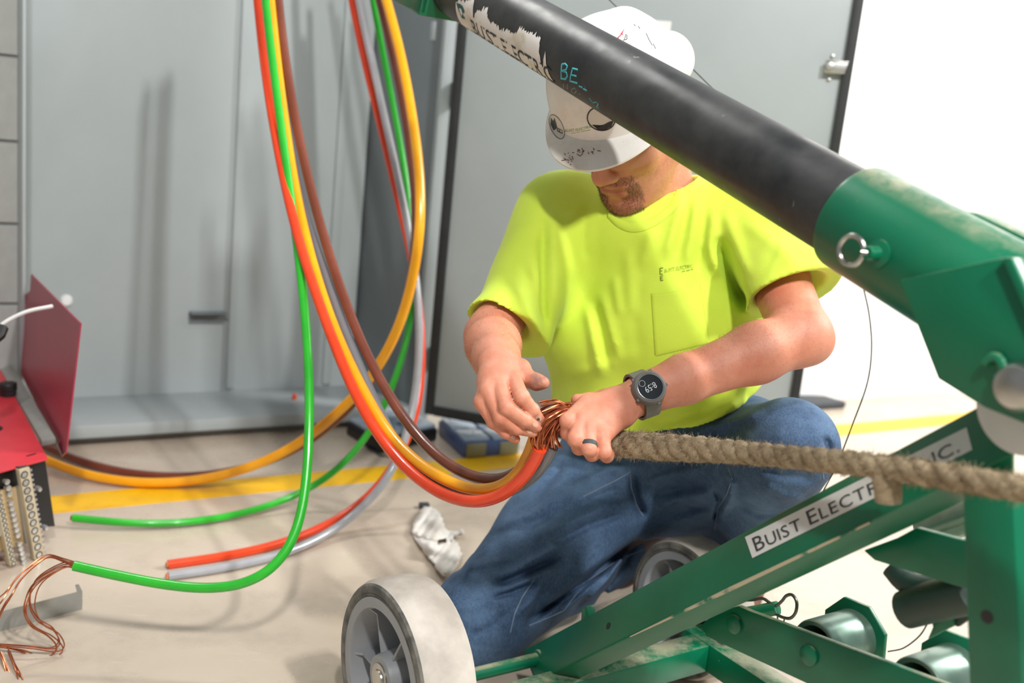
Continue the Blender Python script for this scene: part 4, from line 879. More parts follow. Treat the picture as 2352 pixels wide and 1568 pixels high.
B.ell(H(0, 0.078, -0.112), HA, (0.026, 0.020, 0.020), 0.018)
B.cone(H(-0.021, 0.088, -0.0645), H(0.021, 0.088, -0.0645), 0.0055, 0.0055, 0.006); B.cone(H(-0.004, 0.0945, -0.063), H(0.004, 0.0945, -0.063), 0.0055, 0.0055, 0.006)
B.cone(H(-0.016, 0.0895, -0.0765), H(0.016, 0.0895, -0.0765), 0.0068, 0.0068, 0.006)
B.cone(H(-0.026, 0.0965, -0.0705), H(0.026, 0.0965, -0.0705), 0.0022, 0.0022, 0.004, op='sub')
for s_ in (-1, 1): B.ell(H(s_ * 0.007, 0.108, -0.047), HA, (0.0042, 0.006, 0.004), 0.003, op='sub')
# neck and hidden torso core
B.cone(H(0, -0.03, -0.05), nkB + np.array([0, 0.02, -0.02]), 0.058, 0.066, 0.025)
B.cone(H(0.02, 0.02, -0.09), nkB + np.array([-0.01, -0.03, -0.03]), 0.034, 0.05, 0.03)
B.cone(nkB - ZU * 0.06, P(1520, 700, 1.78), 0.08, 0.09, 0.03)
B.cone(nkB - ZU * 0.05, shL, 0.05, 0.055, 0.03); B.cone(nkB - ZU * 0.05, shR, 0.05, 0.055, 0.03)
# arms
def lerp(a, b, t): return a + (b - a) * t
B.chain([(shL, 0.045), (lerp(shL, elL, 0.5), 0.046), (elL, 0.041)], 0.02)
B.cone(elL, lerp(elL, wrL, 0.30), 0.041, 0.0415, 0.02); B.cone(lerp(elL, wrL, 0.30), lerp(elL, wrL, 0.75), 0.0415, 0.033, 0.02)
B.cone(lerp(elL, wrL, 0.75), wrL, 0.034, 0.0295, 0.015)
B.ell(P(1872, 788, 1.465), np.eye(3), (0.020, 0.020, 0.020), 0.02)
B.chain([(shR, 0.042), (lerp(shR, elR, 0.5), 0.042), (elR, 0.039), (lerp(elR, wrR, 0.35), 0.039), (lerp(elR, wrR, 0.8), 0.031), (wrR, 0.029)], 0.02)
# hands
def hand(wr, wr_r, mcp, fingers, thumb, k=0.010):
    for q_ in mcp: B.cone(wr, q_, wr_r * 0.60, 0.0115, 0.012)
    for a_, b_ in zip(mcp[:-1], mcp[1:]):
        B.cone(lerp(wr, a_, 0.93), lerp(wr, b_, 0.93), 0.0105, 0.0105, 0.006); B.cone(lerp(wr, a_, 0.5), lerp(wr, b_, 0.5), 0.0155, 0.0155, 0.012)
    for m_, f_ in zip(mcp, fingers): B.finger([(lerp(m_, wr, 0.15), 0.0115), (m_, 0.0118)] + f_, 0.003, 0.0008)
    B.finger(thumb, 0.008, 0.006)
RM = [P(1177, 868, 1.356), P(1145, 882, 1.338), P(1122, 899, 1.332), P(1109, 923, 1.336)]
RF = [[(P(1198, 911, 1.314), 0.0102), (P(1223, 941, 1.324), 0.0088), (P(1240, 964, 1.338), 0.0072)],
      [(P(1164, 937, 1.306), 0.0102), (P(1206, 965, 1.318), 0.0088), (P(1234, 980, 1.336), 0.0072)],
      [(P(1149, 958, 1.312), 0.0094), (P(1188, 984, 1.326), 0.0082), (P(1224, 993, 1.342), 0.0070)],
      [(P(1133, 969, 1.324), 0.0086), (P(1161, 993, 1.332), 0.0076), (P(1184, 1008, 1.342), 0.0066)]]
RT = [(P(1160, 838, 1.385), 0.018), (P(1195, 848, 1.380), 0.0135), (P(1213, 870, 1.366), 0.0108), (P(1232, 877, 1.356), 0.0104), (P(1248, 879, 1.350), 0.0086)]
hand(wrR, 0.029, RM, RF, RT)
LM = [P(1345, 928, 1.354), P(1335, 962, 1.335), P(1352, 984, 1.328), P(1382, 1003, 1.333)]
LF = [[(P(1304, 966, 1.330), 0.0104), (P(1304, 994, 1.338), 0.0094), (P(1318, 1010, 1.362), 0.0082)],
      [(P(1321, 1008, 1.314), 0.0104), (P(1330, 1028, 1.328), 0.0094), (P(1344, 1030, 1.356), 0.0082)],
      [(P(1352, 1030, 1.311), 0.0100), (P(1360, 1043, 1.326), 0.0092), (P(1372, 1038, 1.354), 0.0080)],
      [(P(1388, 1038, 1.320), 0.0094), (P(1394, 1047, 1.334), 0.0086), (P(1402, 1040, 1.358), 0.0074)]]
LT = [(P(1440, 908, 1.405), 0.019), (P(1390, 918, 1.402), 0.0140), (P(1352, 922, 1.388), 0.0112), (P(1326, 919, 1.374), 0.0090)]
hand(wrL, 0.030, LM, LF, LT)
body = B.build('body', 'skin', per, relax=1); del B.v

# ---- T-shirt
T = Field((-0.16, 1.30, 0.34), (0.66, 2.02, 0.98), 0.0038)
tb = P(1525, 985, 1.83)
lat = (TL, 0.62)
T.cone(P(1490, 600, 1.745), P(1500, 760, 1.74), 0.118, 0.122, 0.05, flat=(TL, 0.66))
T.cone(P(1500, 760, 1.74), P(1522, 930, 1.80), 0.122, 0.122, 0.05, flat=(TL, 0.68))
T.cone(P(1522, 930, 1.80), P(1535, 1000, 1.86), 0.120, 0.112, 0.05, flat=(TL, 0.68))
T.cone(shR + np.array([0.03, 0.0, -0.012]), shL + np.array([-0.02, 0, -0.012]), 0.078, 0.080, 0.06)
T.cone(nkB + np.array([0, 0.01, -0.03]), nkB + np.array([0, 0.02, -0.1]), 0.075, 0.1, 0.05)
hmR, hmL = P(1168, 764, 1.605), P(1822, 672, 1.535)
T.cone(shR, hmR, 0.078, 0.066, 0.035); T.cone(shL, hmL, 0.082, 0.073, 0.04)
eR = P(1150, 800, 1.57); T.cone(hmR, lerp(hmR, elR, 0.6), 0.066, 0.064, 0.02); T.cone(hmL, lerp(hmL, elL, 0.6), 0.073, 0.070, 0.02)
T.folds([
    ([(1250, 500), (1246, 600), (1246, 690), (1252, 790)], -0.0135, 0.0090), ([(1275, 470), (1272, 600), (1280, 740)], 0.0041, 0.0120),
    ([(1652, 540), (1668, 600), (1690, 660), (1716, 715)], -0.0175, 0.0110), ([(1640, 470), (1630, 560), (1650, 640)], 0.0068, 0.0100), ([(1660, 470), (1690, 560), (1720, 640)], 0.0054, 0.0100),
    ([(1345, 690), (1362, 780), (1380, 870)], 0.0061, 0.0080), ([(1378, 665), (1400, 740), (1426, 830)], 0.0068, 0.0080), ([(1410, 630), (1416, 680), (1424, 730)], 0.0054, 0.0070), ([(1362, 680), (1382, 770), (1402, 860)], -0.0041, 0.0070),  # these ridges shape light streaks on the chest as folds
    ([(1440, 560), (1448, 660), (1458, 740)], 0.0041, 0.0100), ([(1470, 640), (1456, 720), (1470, 840)], -0.0027, 0.0100),
    ([(1570, 440), (1548, 520), (1528, 600)], 0.0054, 0.0080), ([(1600, 450), (1590, 540), (1575, 620)], 0.0054, 0.0080), ([(1585, 450), (1570, 530), (1550, 610)], -0.0041, 0.0060), ([(1625, 470), (1612, 560), (1600, 630)], -0.0041, 0.0070),
    ([(1310, 480), (1305, 560), (1312, 650)], 0.0041, 0.0100), ([(1345, 470), (1340, 540), (1345, 600)], -0.0027, 0.0080),
    ([(1180, 640), (1215, 720), (1236, 775)], 0.0054, 0.0090), ([(1200, 600), (1228, 680), (1240, 740)], -0.0054, 0.0080), ([(1155, 680), (1190, 740), (1215, 790)], -0.0041, 0.0080),
    ([(1300, 860), (1400, 840), (1480, 800)], 0.0027, 0.0100), ([(1330, 930), (1420, 900), (1500, 880)], 0.0041, 0.0120),
    ([(1640, 930), (1560, 960), (1490, 985)], -0.0081, 0.0100), ([(1720, 915), (1640, 960), (1560, 990)], 0.0081, 0.0100), ([(1690, 880), (1640, 905), (1580, 925)], -0.0054, 0.0080),
    ([(1690, 760), (1670, 850), (1640, 900)], 0.0041, 0.0100), ([(1500, 520), (1490, 560), (1470, 620)], 0.0041, 0.0100), ([(1700, 500), (1780, 560), (1840, 620)], 0.0041, 0.0120)])
T.lump(0.0008, 60, 3)
td_ = nrm(P(1528, 1000, 1.86) - P(1500, 760, 1.74))
T.halfspace_cut(P(1510, 1010, 1.66), nrm(td_ + 0.15 * TL), (-0.2, 1.3, 0.2), (0.7, 2.1, 0.62))
# open hems: cut the sleeves off and hollow them
dR = nrm(lerp(hmR, elR, 0.6) - hmR); dL = nrm(lerp(hmL, elL, 0.6) - hmL)
nR = nrm(ray(1172, 760)); hemR_n = nrm(np.cross(P(1245, 797, 1.60) - P(1098, 722, 1.60), P(1172, 760, 1.68) - P(1172, 760, 1.60) + ZU * -0.05)); hemR_n = hemR_n if hemR_n @ dR > 0 else -hemR_n
hemL_n = nrm(np.cross(P(1880, 655, 1.53) - P(1752, 690, 1.53), P(1815, 672, 1.62) - P(1815, 672, 1.53) + ZU * -0.04)); hemL_n = hemL_n if hemL_n @ dL > 0 else -hemL_n
T.halfspace_cut(hmR, hemR_n, hmR - 0.13, hmR + 0.13) if False else None
def cut_end(F_, p, n_, axis_dir, r_, ln=0.14):
    """removes everything of a tube beyond the plane, only within a cylinder about its axis"""
    p = np.asarray(p, float); a = nrm(axis_dir)
    def fn(X, Y, Z):
        x, y, z = X - p[0], Y - p[1], Z - p[2]; t = x * a[0] + y * a[1] + z * a[2]
        rad = np.sqrt(np.maximum(x * x + y * y + z * z - t * t, 0)) - r_; pl = -(x * n_[0] + y * n_[1] + z * n_[2]); return np.maximum(np.maximum(rad, pl), t - ln)
    F_.put(fn, p - 0.2, p + 0.2, 0.0, 'sub')
cut_end(T, hmR, hemR_n, dR, 0.105); cut_end(T, hmL, hemL_n, dL, 0.105)
T.cone(hmR + dR * 0.035, hmR + dR * 0.14, 0.056, 0.062, 0.004, op='sub'); T.cone(hmL + dL * 0.03, hmL + dL * 0.14, 0.063, 0.069, 0.004, op='sub')
T.cone(nkB + ZU * 0.10 + np.array([-0.03, -0.03, 0]), nkB + np.array([-0.012, -0.026, -0.01]), 0.066, 0.066, 0.01, op='sub')
shirt = T.build('t_shirt', 'shirt', per, relax=2)

# ---- jeans
J = Field((-0.20, 1.36, -0.02), (0.80, 2.20, 0.62), 0.0031)
pel = lerp(hipR, hipL, 0.5)
J.cone(hipR, hipL, 0.125, 0.125, 0.05); J.cone(pel, P(1528, 960, 1.86), 0.12, 0.11, 0.05, flat=(TL, 0.75))
J.chain([(hipR, 0.112), (lerp(hipR, knR, 0.5), 0.103), (knR, 0.080)], 0.04)
J.cone(knR, P(1088, 1440, 1.72), 0.078, 0.07, 0.03)
J.chain([(P(1128, 1434, 1.73), 0.060), (lerp(P(1140, 1400, 1.74), anR, 0.5), 0.056), (lerp(knR, anR, 0.96), 0.052)], 0.03)
J.chain([(hipL, 0.112), (lerp(hipL, knL, 0.5) - ZU * 0.008, 0.100), (knL, 0.070)], 0.045)
J.chain([(knL, 0.068), (lerp(knL, anL, 0.45), 0.076), (lerp(knL, anL, 0.86), 0.070)], 0.03)
J.folds([
    ([(1128, 1348), (1200, 1318), (1298, 1272)], -0.0162, 0.0059), ([(1122, 1378), (1180, 1358), (1235, 1336)], -0.0121, 0.0051), ([(1140, 1330), (1210, 1296), (1300, 1248)], 0.0101, 0.0068), ([(1150, 1364), (1220, 1330), (1290, 1300)], 0.0081, 0.0059),
    ([(1270, 1250), (1350, 1208), (1440, 1176)], -0.0121, 0.0068), ([(1250, 1230), (1330, 1190), (1420, 1150)], 0.0081, 0.0086), ([(1180, 1240), (1260, 1190), (1340, 1140)], -0.0061, 0.0086),
    ([(1200, 1440), (1290, 1370), (1400, 1290), (1480, 1232)], -0.0243, 0.0068), ([(1180, 1420), (1230, 1370), (1250, 1320)], 0.0081, 0.0059), ([(1210, 1430), (1235, 1390), (1238, 1350)], -0.0081, 0.0051),
    ([(1330, 1400), (1400, 1330), (1440, 1260)], 0.0081, 0.0068), ([(1360, 1390), (1420, 1320), (1460, 1250)], -0.0081, 0.0051),
    ([(1452, 1085), (1460, 1140), (1480, 1190)], -0.0203, 0.0077), ([(1480, 1110), (1540, 1090), (1620, 1075)], 0.0081, 0.0086), ([(1490, 1140), (1570, 1120), (1650, 1110)], -0.0081, 0.0077),
    ([(1640, 1120), (1655, 1150), (1640, 1200)], -0.0121, 0.0051), ([(1660, 1075), (1680, 1110), (1675, 1150), (1650, 1190)], 0.0101, 0.0068), ([(1720, 1060), (1800, 1090), (1880, 1100)], -0.0081, 0.0086), ([(1740, 1110), (1800, 1140), (1850, 1150)], 0.0061, 0.0086),
    ([(1890, 1000), (1905, 1030), (1900, 1060)], -0.0101, 0.0059), ([(1030, 1380), (1060, 1330), (1090, 1270)], 0.0061, 0.0068), ([(1100, 1190), (1070, 1260), (1050, 1320)], -0.0061, 0.0068),
    ([(1300, 1060), (1260, 1110), (1220, 1150)], -0.0081, 0.0086), ([(1580, 1010), (1660, 1000), (1740, 975)], -0.0061, 0.0077), ([(1600, 985), (1680, 965), (1760, 945)], 0.0061, 0.0077),
    ([(1150, 1200), (1220, 1180), (1300, 1130)], 0.0054, 0.0072), ([(1120, 1230), (1190, 1215), (1270, 1180)], -0.0054, 0.0072), ([(1060, 1310), (1120, 1290), (1180, 1280)], 0.0041, 0.0081),
    ([(1300, 1180), (1370, 1140), (1430, 1120)], -0.0068, 0.0063), ([(1330, 1100), (1390, 1080), (1440, 1075)], 0.0054, 0.0072), ([(1290, 1110), (1350, 1090), (1400, 1060)], -0.0054, 0.0063),
    ([(1520, 1190), (1580, 1170), (1640, 1160)], -0.0068, 0.0072), ([(1500, 1170), (1560, 1145), (1630, 1135)], 0.0054, 0.0072), ([(1690, 1150), (1740, 1180), (1800, 1180)], -0.0068, 0.0072), ([(1700, 1020), (1760, 1000), (1810, 990)], 0.0041, 0.0081),
    ([(1250, 1400), (1310, 1350), (1370, 1290)], 0.0068, 0.0072), ([(1270, 1410), (1340, 1350), (1400, 1300)], -0.0081, 0.0054), ([(1080, 1460), (1130, 1440), (1170, 1400)], -0.0054, 0.0063), ([(1050, 1400), (1100, 1390), (1140, 1370)], 0.0041, 0.0072)])
J.lump(0.0009, 55, 5)
J.halfspace_cut((0, 0, 0.002), (0, 0, -1), (-0.2, 1.3, -0.03), (0.8, 2.2, 0.01))
# hem openings
hj = lerp(knR, anR, 0.99); J.cone(lerp(knR, anR, 0.97), anR + (anR - knR) * 0.25, 0.052, 0.056, 0.004, op='sub')
cut_end(J, hj, nrm(anR - knR), nrm(anR - knR), 0.12); cut_end(J, lerp(knL, anL, 0.92), nrm(anL - knL), nrm(anL - knL), 0.12)
jeans = J.build('jeans', 'denim', per, relax=1)

# ---- boots
def boot(ank, toe_dir, up, heel_len=0.07, toe_len=0.19, name='boot'):
    bo_ = Field(ank - 0.27, ank + 0.27, 0.0042); t = nrm(toe_dir); u_ = nrm(up - t * (np.asarray(up) @ t)); sd = np.cross(t, u_)
    b_ = bpy.data.objects.new(name, None); link(b_, per)
    bo_.cone(ank, ank + u_ * 0.13, 0.047, 0.050, 0.02); bo_.cone(ank - t * heel_len * 0.45 - u_ * 0.045, ank + t * toe_len * 0.7 - u_ * 0.055, 0.042, 0.040, 0.03, flat=(u_, 1.15)); bo_.cone(ank, ank + t * toe_len * 0.55 - u_ * 0.04, 0.045, 0.036, 0.03)
    bo_.halfspace_cut(ank - u_ * 0.088, -u_, ank - 0.27, ank + 0.27)
    bo_.build('boot_upper', 'leather', b_)
    so = Field(ank - 0.27, ank + 0.27, 0.0042); so.cone(ank - t * heel_len * 0.5 - u_ * 0.09, ank + t * toe_len * 0.72 - u_ * 0.09, 0.046, 0.043, 0.0, flat=(u_, 3.2))
    so.build('boot_sole', 'sole', b_); return b_
kd = nrm(anR - knR); kd[2] = 0; kd = nrm(kd)
boot(anR + kd * 0.075 + ZU * 0.0, nrm(np.array([0, 0, -1.0]) + kd * 0.1), kd * -1.0, toe_len=0.10)
boot(np.array([anL[0], anL[1], 0.104]), nrm((-0.25, -1, 0)), ZU)
# ------------------------------------------------------------------ hard hat
m = NT('scuffed_white_plastic'); v = m.coord(); c = m.mix(m.noise(9, 6, 0.7, v, 0.45, 0.75), lin('EFEBE4'), lin('D9CDBE')); c = m.mix(m.noise(70, 5, 0.7, v, 0.70, 0.76), c, lin('9C7F62')); m.col(c); m.set(Roughness=0.33); MAT['hat'] = m.m
hat = bpy.data.objects.new('hard_hat', None); link(hat, per)
ZR = 0.0
HRc = P(1434, 212, 1.577)
HFt = nrm((-0.58, -0.68, 0.449)); HUt = np.array([-0.27, 0.68, 0.68]); HUt = nrm(HUt - HFt * (HUt @ HFt)); HLt = np.cross(HUt, HFt); HFt, HUt, HLt = W3(HFt), W3(HUt), W3(HLt)
def Hh(x, y, z): return HRc + HLt * x + HFt * y + HUt * z
def hatp(th, t, off=0.0):
    """th 0 = front, t 0..1 crown to rim, 1..2 brim"""
    cx, cy = math.sin(th), math.cos(th)
    if t <= 1:
        a = t * math.pi / 2; r_ = math.sin(a) ** 0.76; z = 0.126 * math.cos(a) ** 0.80 if t < 1 else 0.0
        x, y = (0.102 if cx > 0 else 0.117) * r_ * cx, (0.126 if cy > 0 else 0.092) * r_ * cy; z = ZR + z
        rid = math.exp(-(x / 0.020) ** 2) * 0.006 * min(1, max(0, (z - ZR) / 0.06)); z += rid; 
        return x, y, z
    f = t - 1; fr_ = max(0.0, math.cos(th - 0.22)) ** 3.2; wd_ = 0.003 + 0.040 * fr_
    e = 0.004 * f; drop = -0.010 * f - 0.010 * f * f * fr_
    x = ((0.102 if cx > 0 else 0.117) + wd_ * f + e) * cx; y = ((0.126 if cy > 0 else 0.092) + wd_ * f + e) * cy; return x, y, ZR + drop
V = []; F = []; NTH = 96; ts = list(np.linspace(0.015, 1, 30)) + [1.15, 1.4, 1.7, 2.0]
for t in ts:
    for k in range(NTH): V.append(Hh(*hatp(2 * math.pi * k / NTH, t)))
nT = len(ts)
for i in range(nT - 1):
    for k in range(NTH): k2 = (k + 1) % NTH; F.append((i * NTH + k, i * NTH + k2, (i + 1) * NTH + k2, (i + 1) * NTH + k))
top = len(V); V.append(Hh(*hatp(0, 0.0))); F += [(top, (k + 1) % NTH, k) for k in range(NTH)]
outerV, outerF = np.array(V), list(F)
# inner shell for thickness
o_ = len(V)
for i, t in enumerate(ts):
    for k in range(NTH):
        x, y, z = hatp(2 * math.pi * k / NTH, t); q = np.array((x, y, z)); s_ = 0.975 if t <= 1 else 1.0; V.append(Hh(x * s_, y * s_, z - 0.0035))
for i in range(nT - 1):
    for k in range(NTH): k2 = (k + 1) % NTH; F.append((o_ + i * NTH + k, o_ + (i + 1) * NTH + k, o_ + (i + 1) * NTH + k2, o_ + i * NTH + k2))
for k in range(NTH): k2 = (k + 1) % NTH; a = (nT - 1) * NTH; F.append((a + k, a + k2, o_ + a + k2, o_ + a + k))
mesh_obj('hat_shell', V, F, 'hat', hat, angle=50)
hbv = BVHTree.FromPolygons([tuple(q) for q in outerV], [tuple(f) for f in outerF])
# rear bulge of the shell
rb = Field(P(1528, 140, 1.68) - 0.1, P(1528, 140, 1.68) + 0.1, 0.003); rb.ell(P(1529, 139, 1.64), HA, (0.041, 0.041, 0.043), 0.0); rb.cone(P(1529, 139, 1.64), Hh(0, -0.04, 0.04), 0.038, 0.03, 0.03); rb.build('rear_bulge', 'hat', hat)
MAT['hat_ink'] = simple('black_sticker_ink', '2A2A2A', 0.5); MAT['hat_green'] = simple('lime_print', '8DB13A', 0.5); MAT['hat_red'] = simple('red_marker', 'C8506A', 0.6); MAT['grime'] = simple('brown_scuff', '6E4A32', 0.8)
MAT['clear_sticker'] = simple('cream_sticker', 'DED6CA', 0.4, var=0.04)
def stroke_on(bvh, lines, r_, name, mat, parent, off=0.0002):
    mb = MB()
    for ln_ in lines:
        pts = []
        for (x0, y0), (x1, y1) in zip(ln_[:-1], ln_[1:]):
            for t in np.linspace(0, 1, 3, endpoint=False):
                h_ = hit(bvh, x0 + (x1 - x0) * t, y0 + (y1 - y0) * t, off)
                if h_ is not None: pts.append(h_[0])
        h_ = hit(bvh, *ln_[-1], off)
        if h_ is not None: pts.append(h_[0])
        if len(pts) > 1: mb.tube(pts, r_, 5)
    return mb.build(name, mat, parent) if mb.V else None
def ell_px(cx, cy, a, b, rot, n=36, a0=0, a1=2 * math.pi):
    return [(cx + a * math.cos(t) * math.cos(rot) - b * math.sin(t) * math.sin(rot), cy + a * math.cos(t) * math.sin(rot) + b * math.sin(t) * math.cos(rot)) for t in np.linspace(a0, a1, n)]
def patch_on(bvh, poly, name, mat, parent, off=0.0004):
    c_ = np.mean(np.array(poly), 0); V = []; F = []; rings = 4; n = len(poly)
    for r_ in range(rings + 1):
        for x, y in poly:
            h_ = hit(bvh, c_[0] + (x - c_[0]) * max(r_, 0.01) / rings, c_[1] + (y - c_[1]) * max(r_, 0.01) / rings, off)
            V.append(h_[0] if h_ is not None else P(x, y, 1.5))
    for r_ in range(rings):
        for k in range(n): k2 = (k + 1) % n; F.append((r_ * n + k, r_ * n + k2, (r_ + 1) * n + k2, (r_ + 1) * n + k))
    return mesh_obj(name, V, F, mat, parent)
patch_on(hbv, ell_px(1279, 291, 30, 14, 1.15, 30)[:-1], 'round_sticker', 'clear_sticker', hat, 0.0003)
stroke_on(hbv, [ell_px(1279, 291, 30, 14, 1.15)], 0.0006, 'sticker_outline', 'hat_ink', hat)
patch_on(hbv, [(1266, 270), (1274, 271), (1278, 282), (1278, 296), (1272, 300), (1265, 286)], 'sticker_figure', 'hat_ink', hat, 0.0007)
stroke_on(hbv, [[(1280, 293), (1292, 299), (1292, 307), (1281, 301), (1280, 293)], [(1285, 297), (1286, 304)]], 0.0006, 'sticker_figure', 'hat_ink', hat, 0.0005)
patch_on(hbv, ell_px(1381, 272, 31, 27, 0.2, 30)[:-1], 'round_sticker', 'clear_sticker', hat, 0.0003)
stroke_on(hbv, [ell_px(1381, 272, 32, 27, 0.2)], 0.0012, 'sticker_outline', 'hat_ink', hat)
patch_on(hbv, [(1360, 286), (1372, 288), (1386, 286), (1400, 279), (1410, 276), (1404, 290), (1390, 298), (1374, 298)], 'sticker_figure', 'hat_ink', hat, 0.0007)
Vt, Ft = text_geo('BUIST ELECTRIC'); L_ = Vt[:, 0].max(); out = []
for q in Vt:
    s_ = q[0] / L_; h_ = hit(hbv, 1297 + 62 * s_ + 1.0 * q[1], 303 - 11 * s_ - 9 * q[1] + 2.5 * math.sin(s_ * 3.1), 0.0006); out.append(h_[0])
mesh_obj('hat_lettering', out, Ft, 'hat_green', hat, smooth=False)
stroke_on(hbv, [[(1312, 306), (1322, 305)], [(1325, 304), (1332, 303)], [(1335, 302), (1356, 298)]], 0.0004, 'hat_small_print', 'hat_green', hat)
stroke_on(hbv, [[(1414, 92), (1421, 84)], [(1420, 88), (1425, 80)], [(1424, 84), (1430, 72)], [(1428, 80), (1433, 68)], [(1426, 76), (1431, 80)]], 0.0006, 'hat_scribble', 'hat_red', hat)
stroke_on(hbv, [[(1430, 98), (1436, 86), (1438, 78)], [(1433, 92), (1440, 90), (1440, 80)], [(1456, 56), (1460, 60)], [(1466, 60), (1470, 66)], [(1484, 76), (1490, 90), (1498, 104)], [(1500, 100), (1506, 112)]], 0.0005, 'hat_scribble', 'ink', hat)
rg_ = np.random.default_rng(11); gl = []
for cx, cy in ((1310, 360), (1335, 348), (1360, 345), (1330, 352), (1304, 366)):
    for _ in range(7):
        x, y = cx + rg_.normal(0, 6), cy + rg_.normal(0, 5); gl.append([(x, y), (x + rg_.normal(0, 3), y + rg_.normal(0, 3))])
gl += [[(1290, 369), (1300, 367), (1308, 368)], [(1372, 346), (1380, 347)]]
stroke_on(hbv, gl, 0.0006, 'brim_scuffs', 'grime', hat)

# ------------------------------------------------------------------ face: beard, glasses, nails
bV, bF = o_mesh['body']; bbv = bvh_of('body'); loc = (bV - HC) @ np.array([HL, HF, HU]).T / HS
vn = np.zeros_like(bV); fn_ = np.cross(bV[bF[:, 1]] - bV[bF[:, 0]], bV[bF[:, 2]] - bV[bF[:, 0]])
for k in range(4): np.add.at(vn, bF[:, k], fn_)
vn /= np.maximum(np.linalg.norm(vn, axis=1)[:, None], 1e-12)
lx, ly, lz = loc.T; ax_ = np.abs(lx)
lips = (ax_ < 0.024) & (lz > -0.0835) & (lz < -0.0605)
front = (ly > 0.045) & (ly < 0.14) & (ax_ < 0.1)
goat = front & ~lips & (((lz < -0.046) & (lz > -0.066) & (ax_ < 0.036)) | ((ax_ > 0.020) & (ax_ < 0.040) & (lz <= -0.06) & (lz > -0.105)) | ((lz <= -0.086) & (lz > -0.136) & (ax_ < 0.037)))
stub = (ly > -0.03) & (ly < 0.14) & (ax_ < 0.09) & (lz < -0.045) & (lz > -0.13) & ~goat & ~lips
def hairs(mask, per_v, length, width, name, mat, parent, seed, down=0.8):
    r_ = np.random.default_rng(seed); idx = np.nonzero(mask)[0]; V = []; F = []
    for i in idx:
        k = int(per_v) + (1 if r_.random() < per_v % 1 else 0)
        for _ in range(k):
            p0 = bV[i] + r_.normal(0, 0.0008, 3); d_ = nrm(vn[i] * 0.9 + (-HU) * down + r_.normal(0, 0.35, 3)); w_ = nrm(np.cross(d_, r_.normal(0, 1, 3))) * width; L2_ = length * r_.uniform(0.6, 1.2)
            n = len(V); V += [p0 - w_, p0 + w_, p0 + d_ * L2_]; F.append((n, n + 1, n + 2))
    o = mesh_obj(name, V, F, mat, parent, smooth=False); o['kind'] = 'stuff'; return o
hairs(goat & ((np.abs(lx) > 0.012) | (lz < -0.10) | (lz > -0.07)), 1.7, 0.0036, 0.00026, 'beard', 'hair', per, 1)
hairs(stub, 0.35, 0.0012, 0.00018, 'stubble', 'hair', per, 2, 0.3)
MAT['arm_hair'] = simple('arm_hair', 'A8744F', 0.7)
fa = (bV - wrL) @ (elL - wrL) / ((elL - wrL) @ (elL - wrL)); fd_ = np.linalg.norm(bV - wrL - fa[:, None] * (elL - wrL), axis=1)
hairs((fa > 0.22) & (fa < 1.0) & (fd_ < 0.055) & (vn[:, 2] > -0.2), 0.22, 0.0045, 0.0001, 'arm_hair', 'arm_hair', per, 5, 0.1)
fa = (bV - wrR) @ (elR - wrR) / ((elR - wrR) @ (elR - wrR)); fd_ = np.linalg.norm(bV - wrR - fa[:, None] * (elR - wrR), axis=1)
hairs((fa > 0.1) & (fa < 1.0) & (fd_ < 0.05), 0.22, 0.0045, 0.0001, 'arm_hair', 'arm_hair', per, 6, 0.1)
# safety glasses
m = NT('tinted_clear_lens'); m.col(lin('F0E2C4')); m.set(Roughness=0.05); m.b.inputs['Transmission Weight'].default_value = 0.85; m.b.inputs['Alpha'].default_value = 0.55; m.b.inputs['IOR'].default_value = 1.05; MAT['lens'] = m.m
gs = bpy.data.objects.new('safety_glasses', None); link(gs, per); V = []; F = []; NA, NZ = 40, 8
for i in range(NA + 1):
    a = -1.25 + 2.5 * i / NA
    for j in range(NZ + 1):
        z = -0.024 + 0.050 * j / NZ; cut = 0.012 * math.exp(-(a / 0.22) ** 2); zz = max(z, -0.024 + cut) if j == 0 else z
        V.append(H(0.083 * math.sin(a), 0.026 + 0.086 * math.cos(a) - 0.004 * (z / 0.03) ** 2, zz))
for i in range(NA):
    for j in range(NZ): a = i * (NZ + 1) + j; F.append((a, a + 1, a + NZ + 2, a + NZ + 1))
lens = mesh_obj('lens', V, F, 'lens', gs); sd_ = lens.modifiers.new('thick', 'SOLIDIFY'); sd_.thickness = 0.0015
for s_ in (-1, 1): MB().tube([H(s_ * 0.079, 0.05, 0.012), H(s_ * 0.082, 0.0, 0.010), H(s_ * 0.083, -0.04, 0.002)], 0.002, 8).build('temple_arm', 'clear_strip', gs)
# finger nails
MAT['nail'] = simple('finger_nail', 'D9A790', 0.3, var=0.1); MAT['dark_nail'] = simple('bruised_nail', '5A5250', 0.35, c2='3C3838', scale=90)
for (x, y, w_, h_, rot, mt) in ((1237, 960, 5.5, 7.5, 0.8, 'nail'), (1229, 976, 4.5, 7, 0.45, 'nail'), (1216, 991, 4, 7, 0.25, 'nail'), (1178, 1004, 4, 6, 0.6, 'nail')):
    hs_ = hit(bbv, x, y, 0.0)
    if hs_ is not None: patch_on(bbv, ell_px(x, y, h_, w_, rot, 17)[:-1], 'fingernail', mt, per, 0.0005)
patch_on(bbv, ell_px(1236, 962, 3.4, 3.2, 0.7, 13)[:-1], 'fingernail_bruise', 'dark_nail', per, 0.0009)
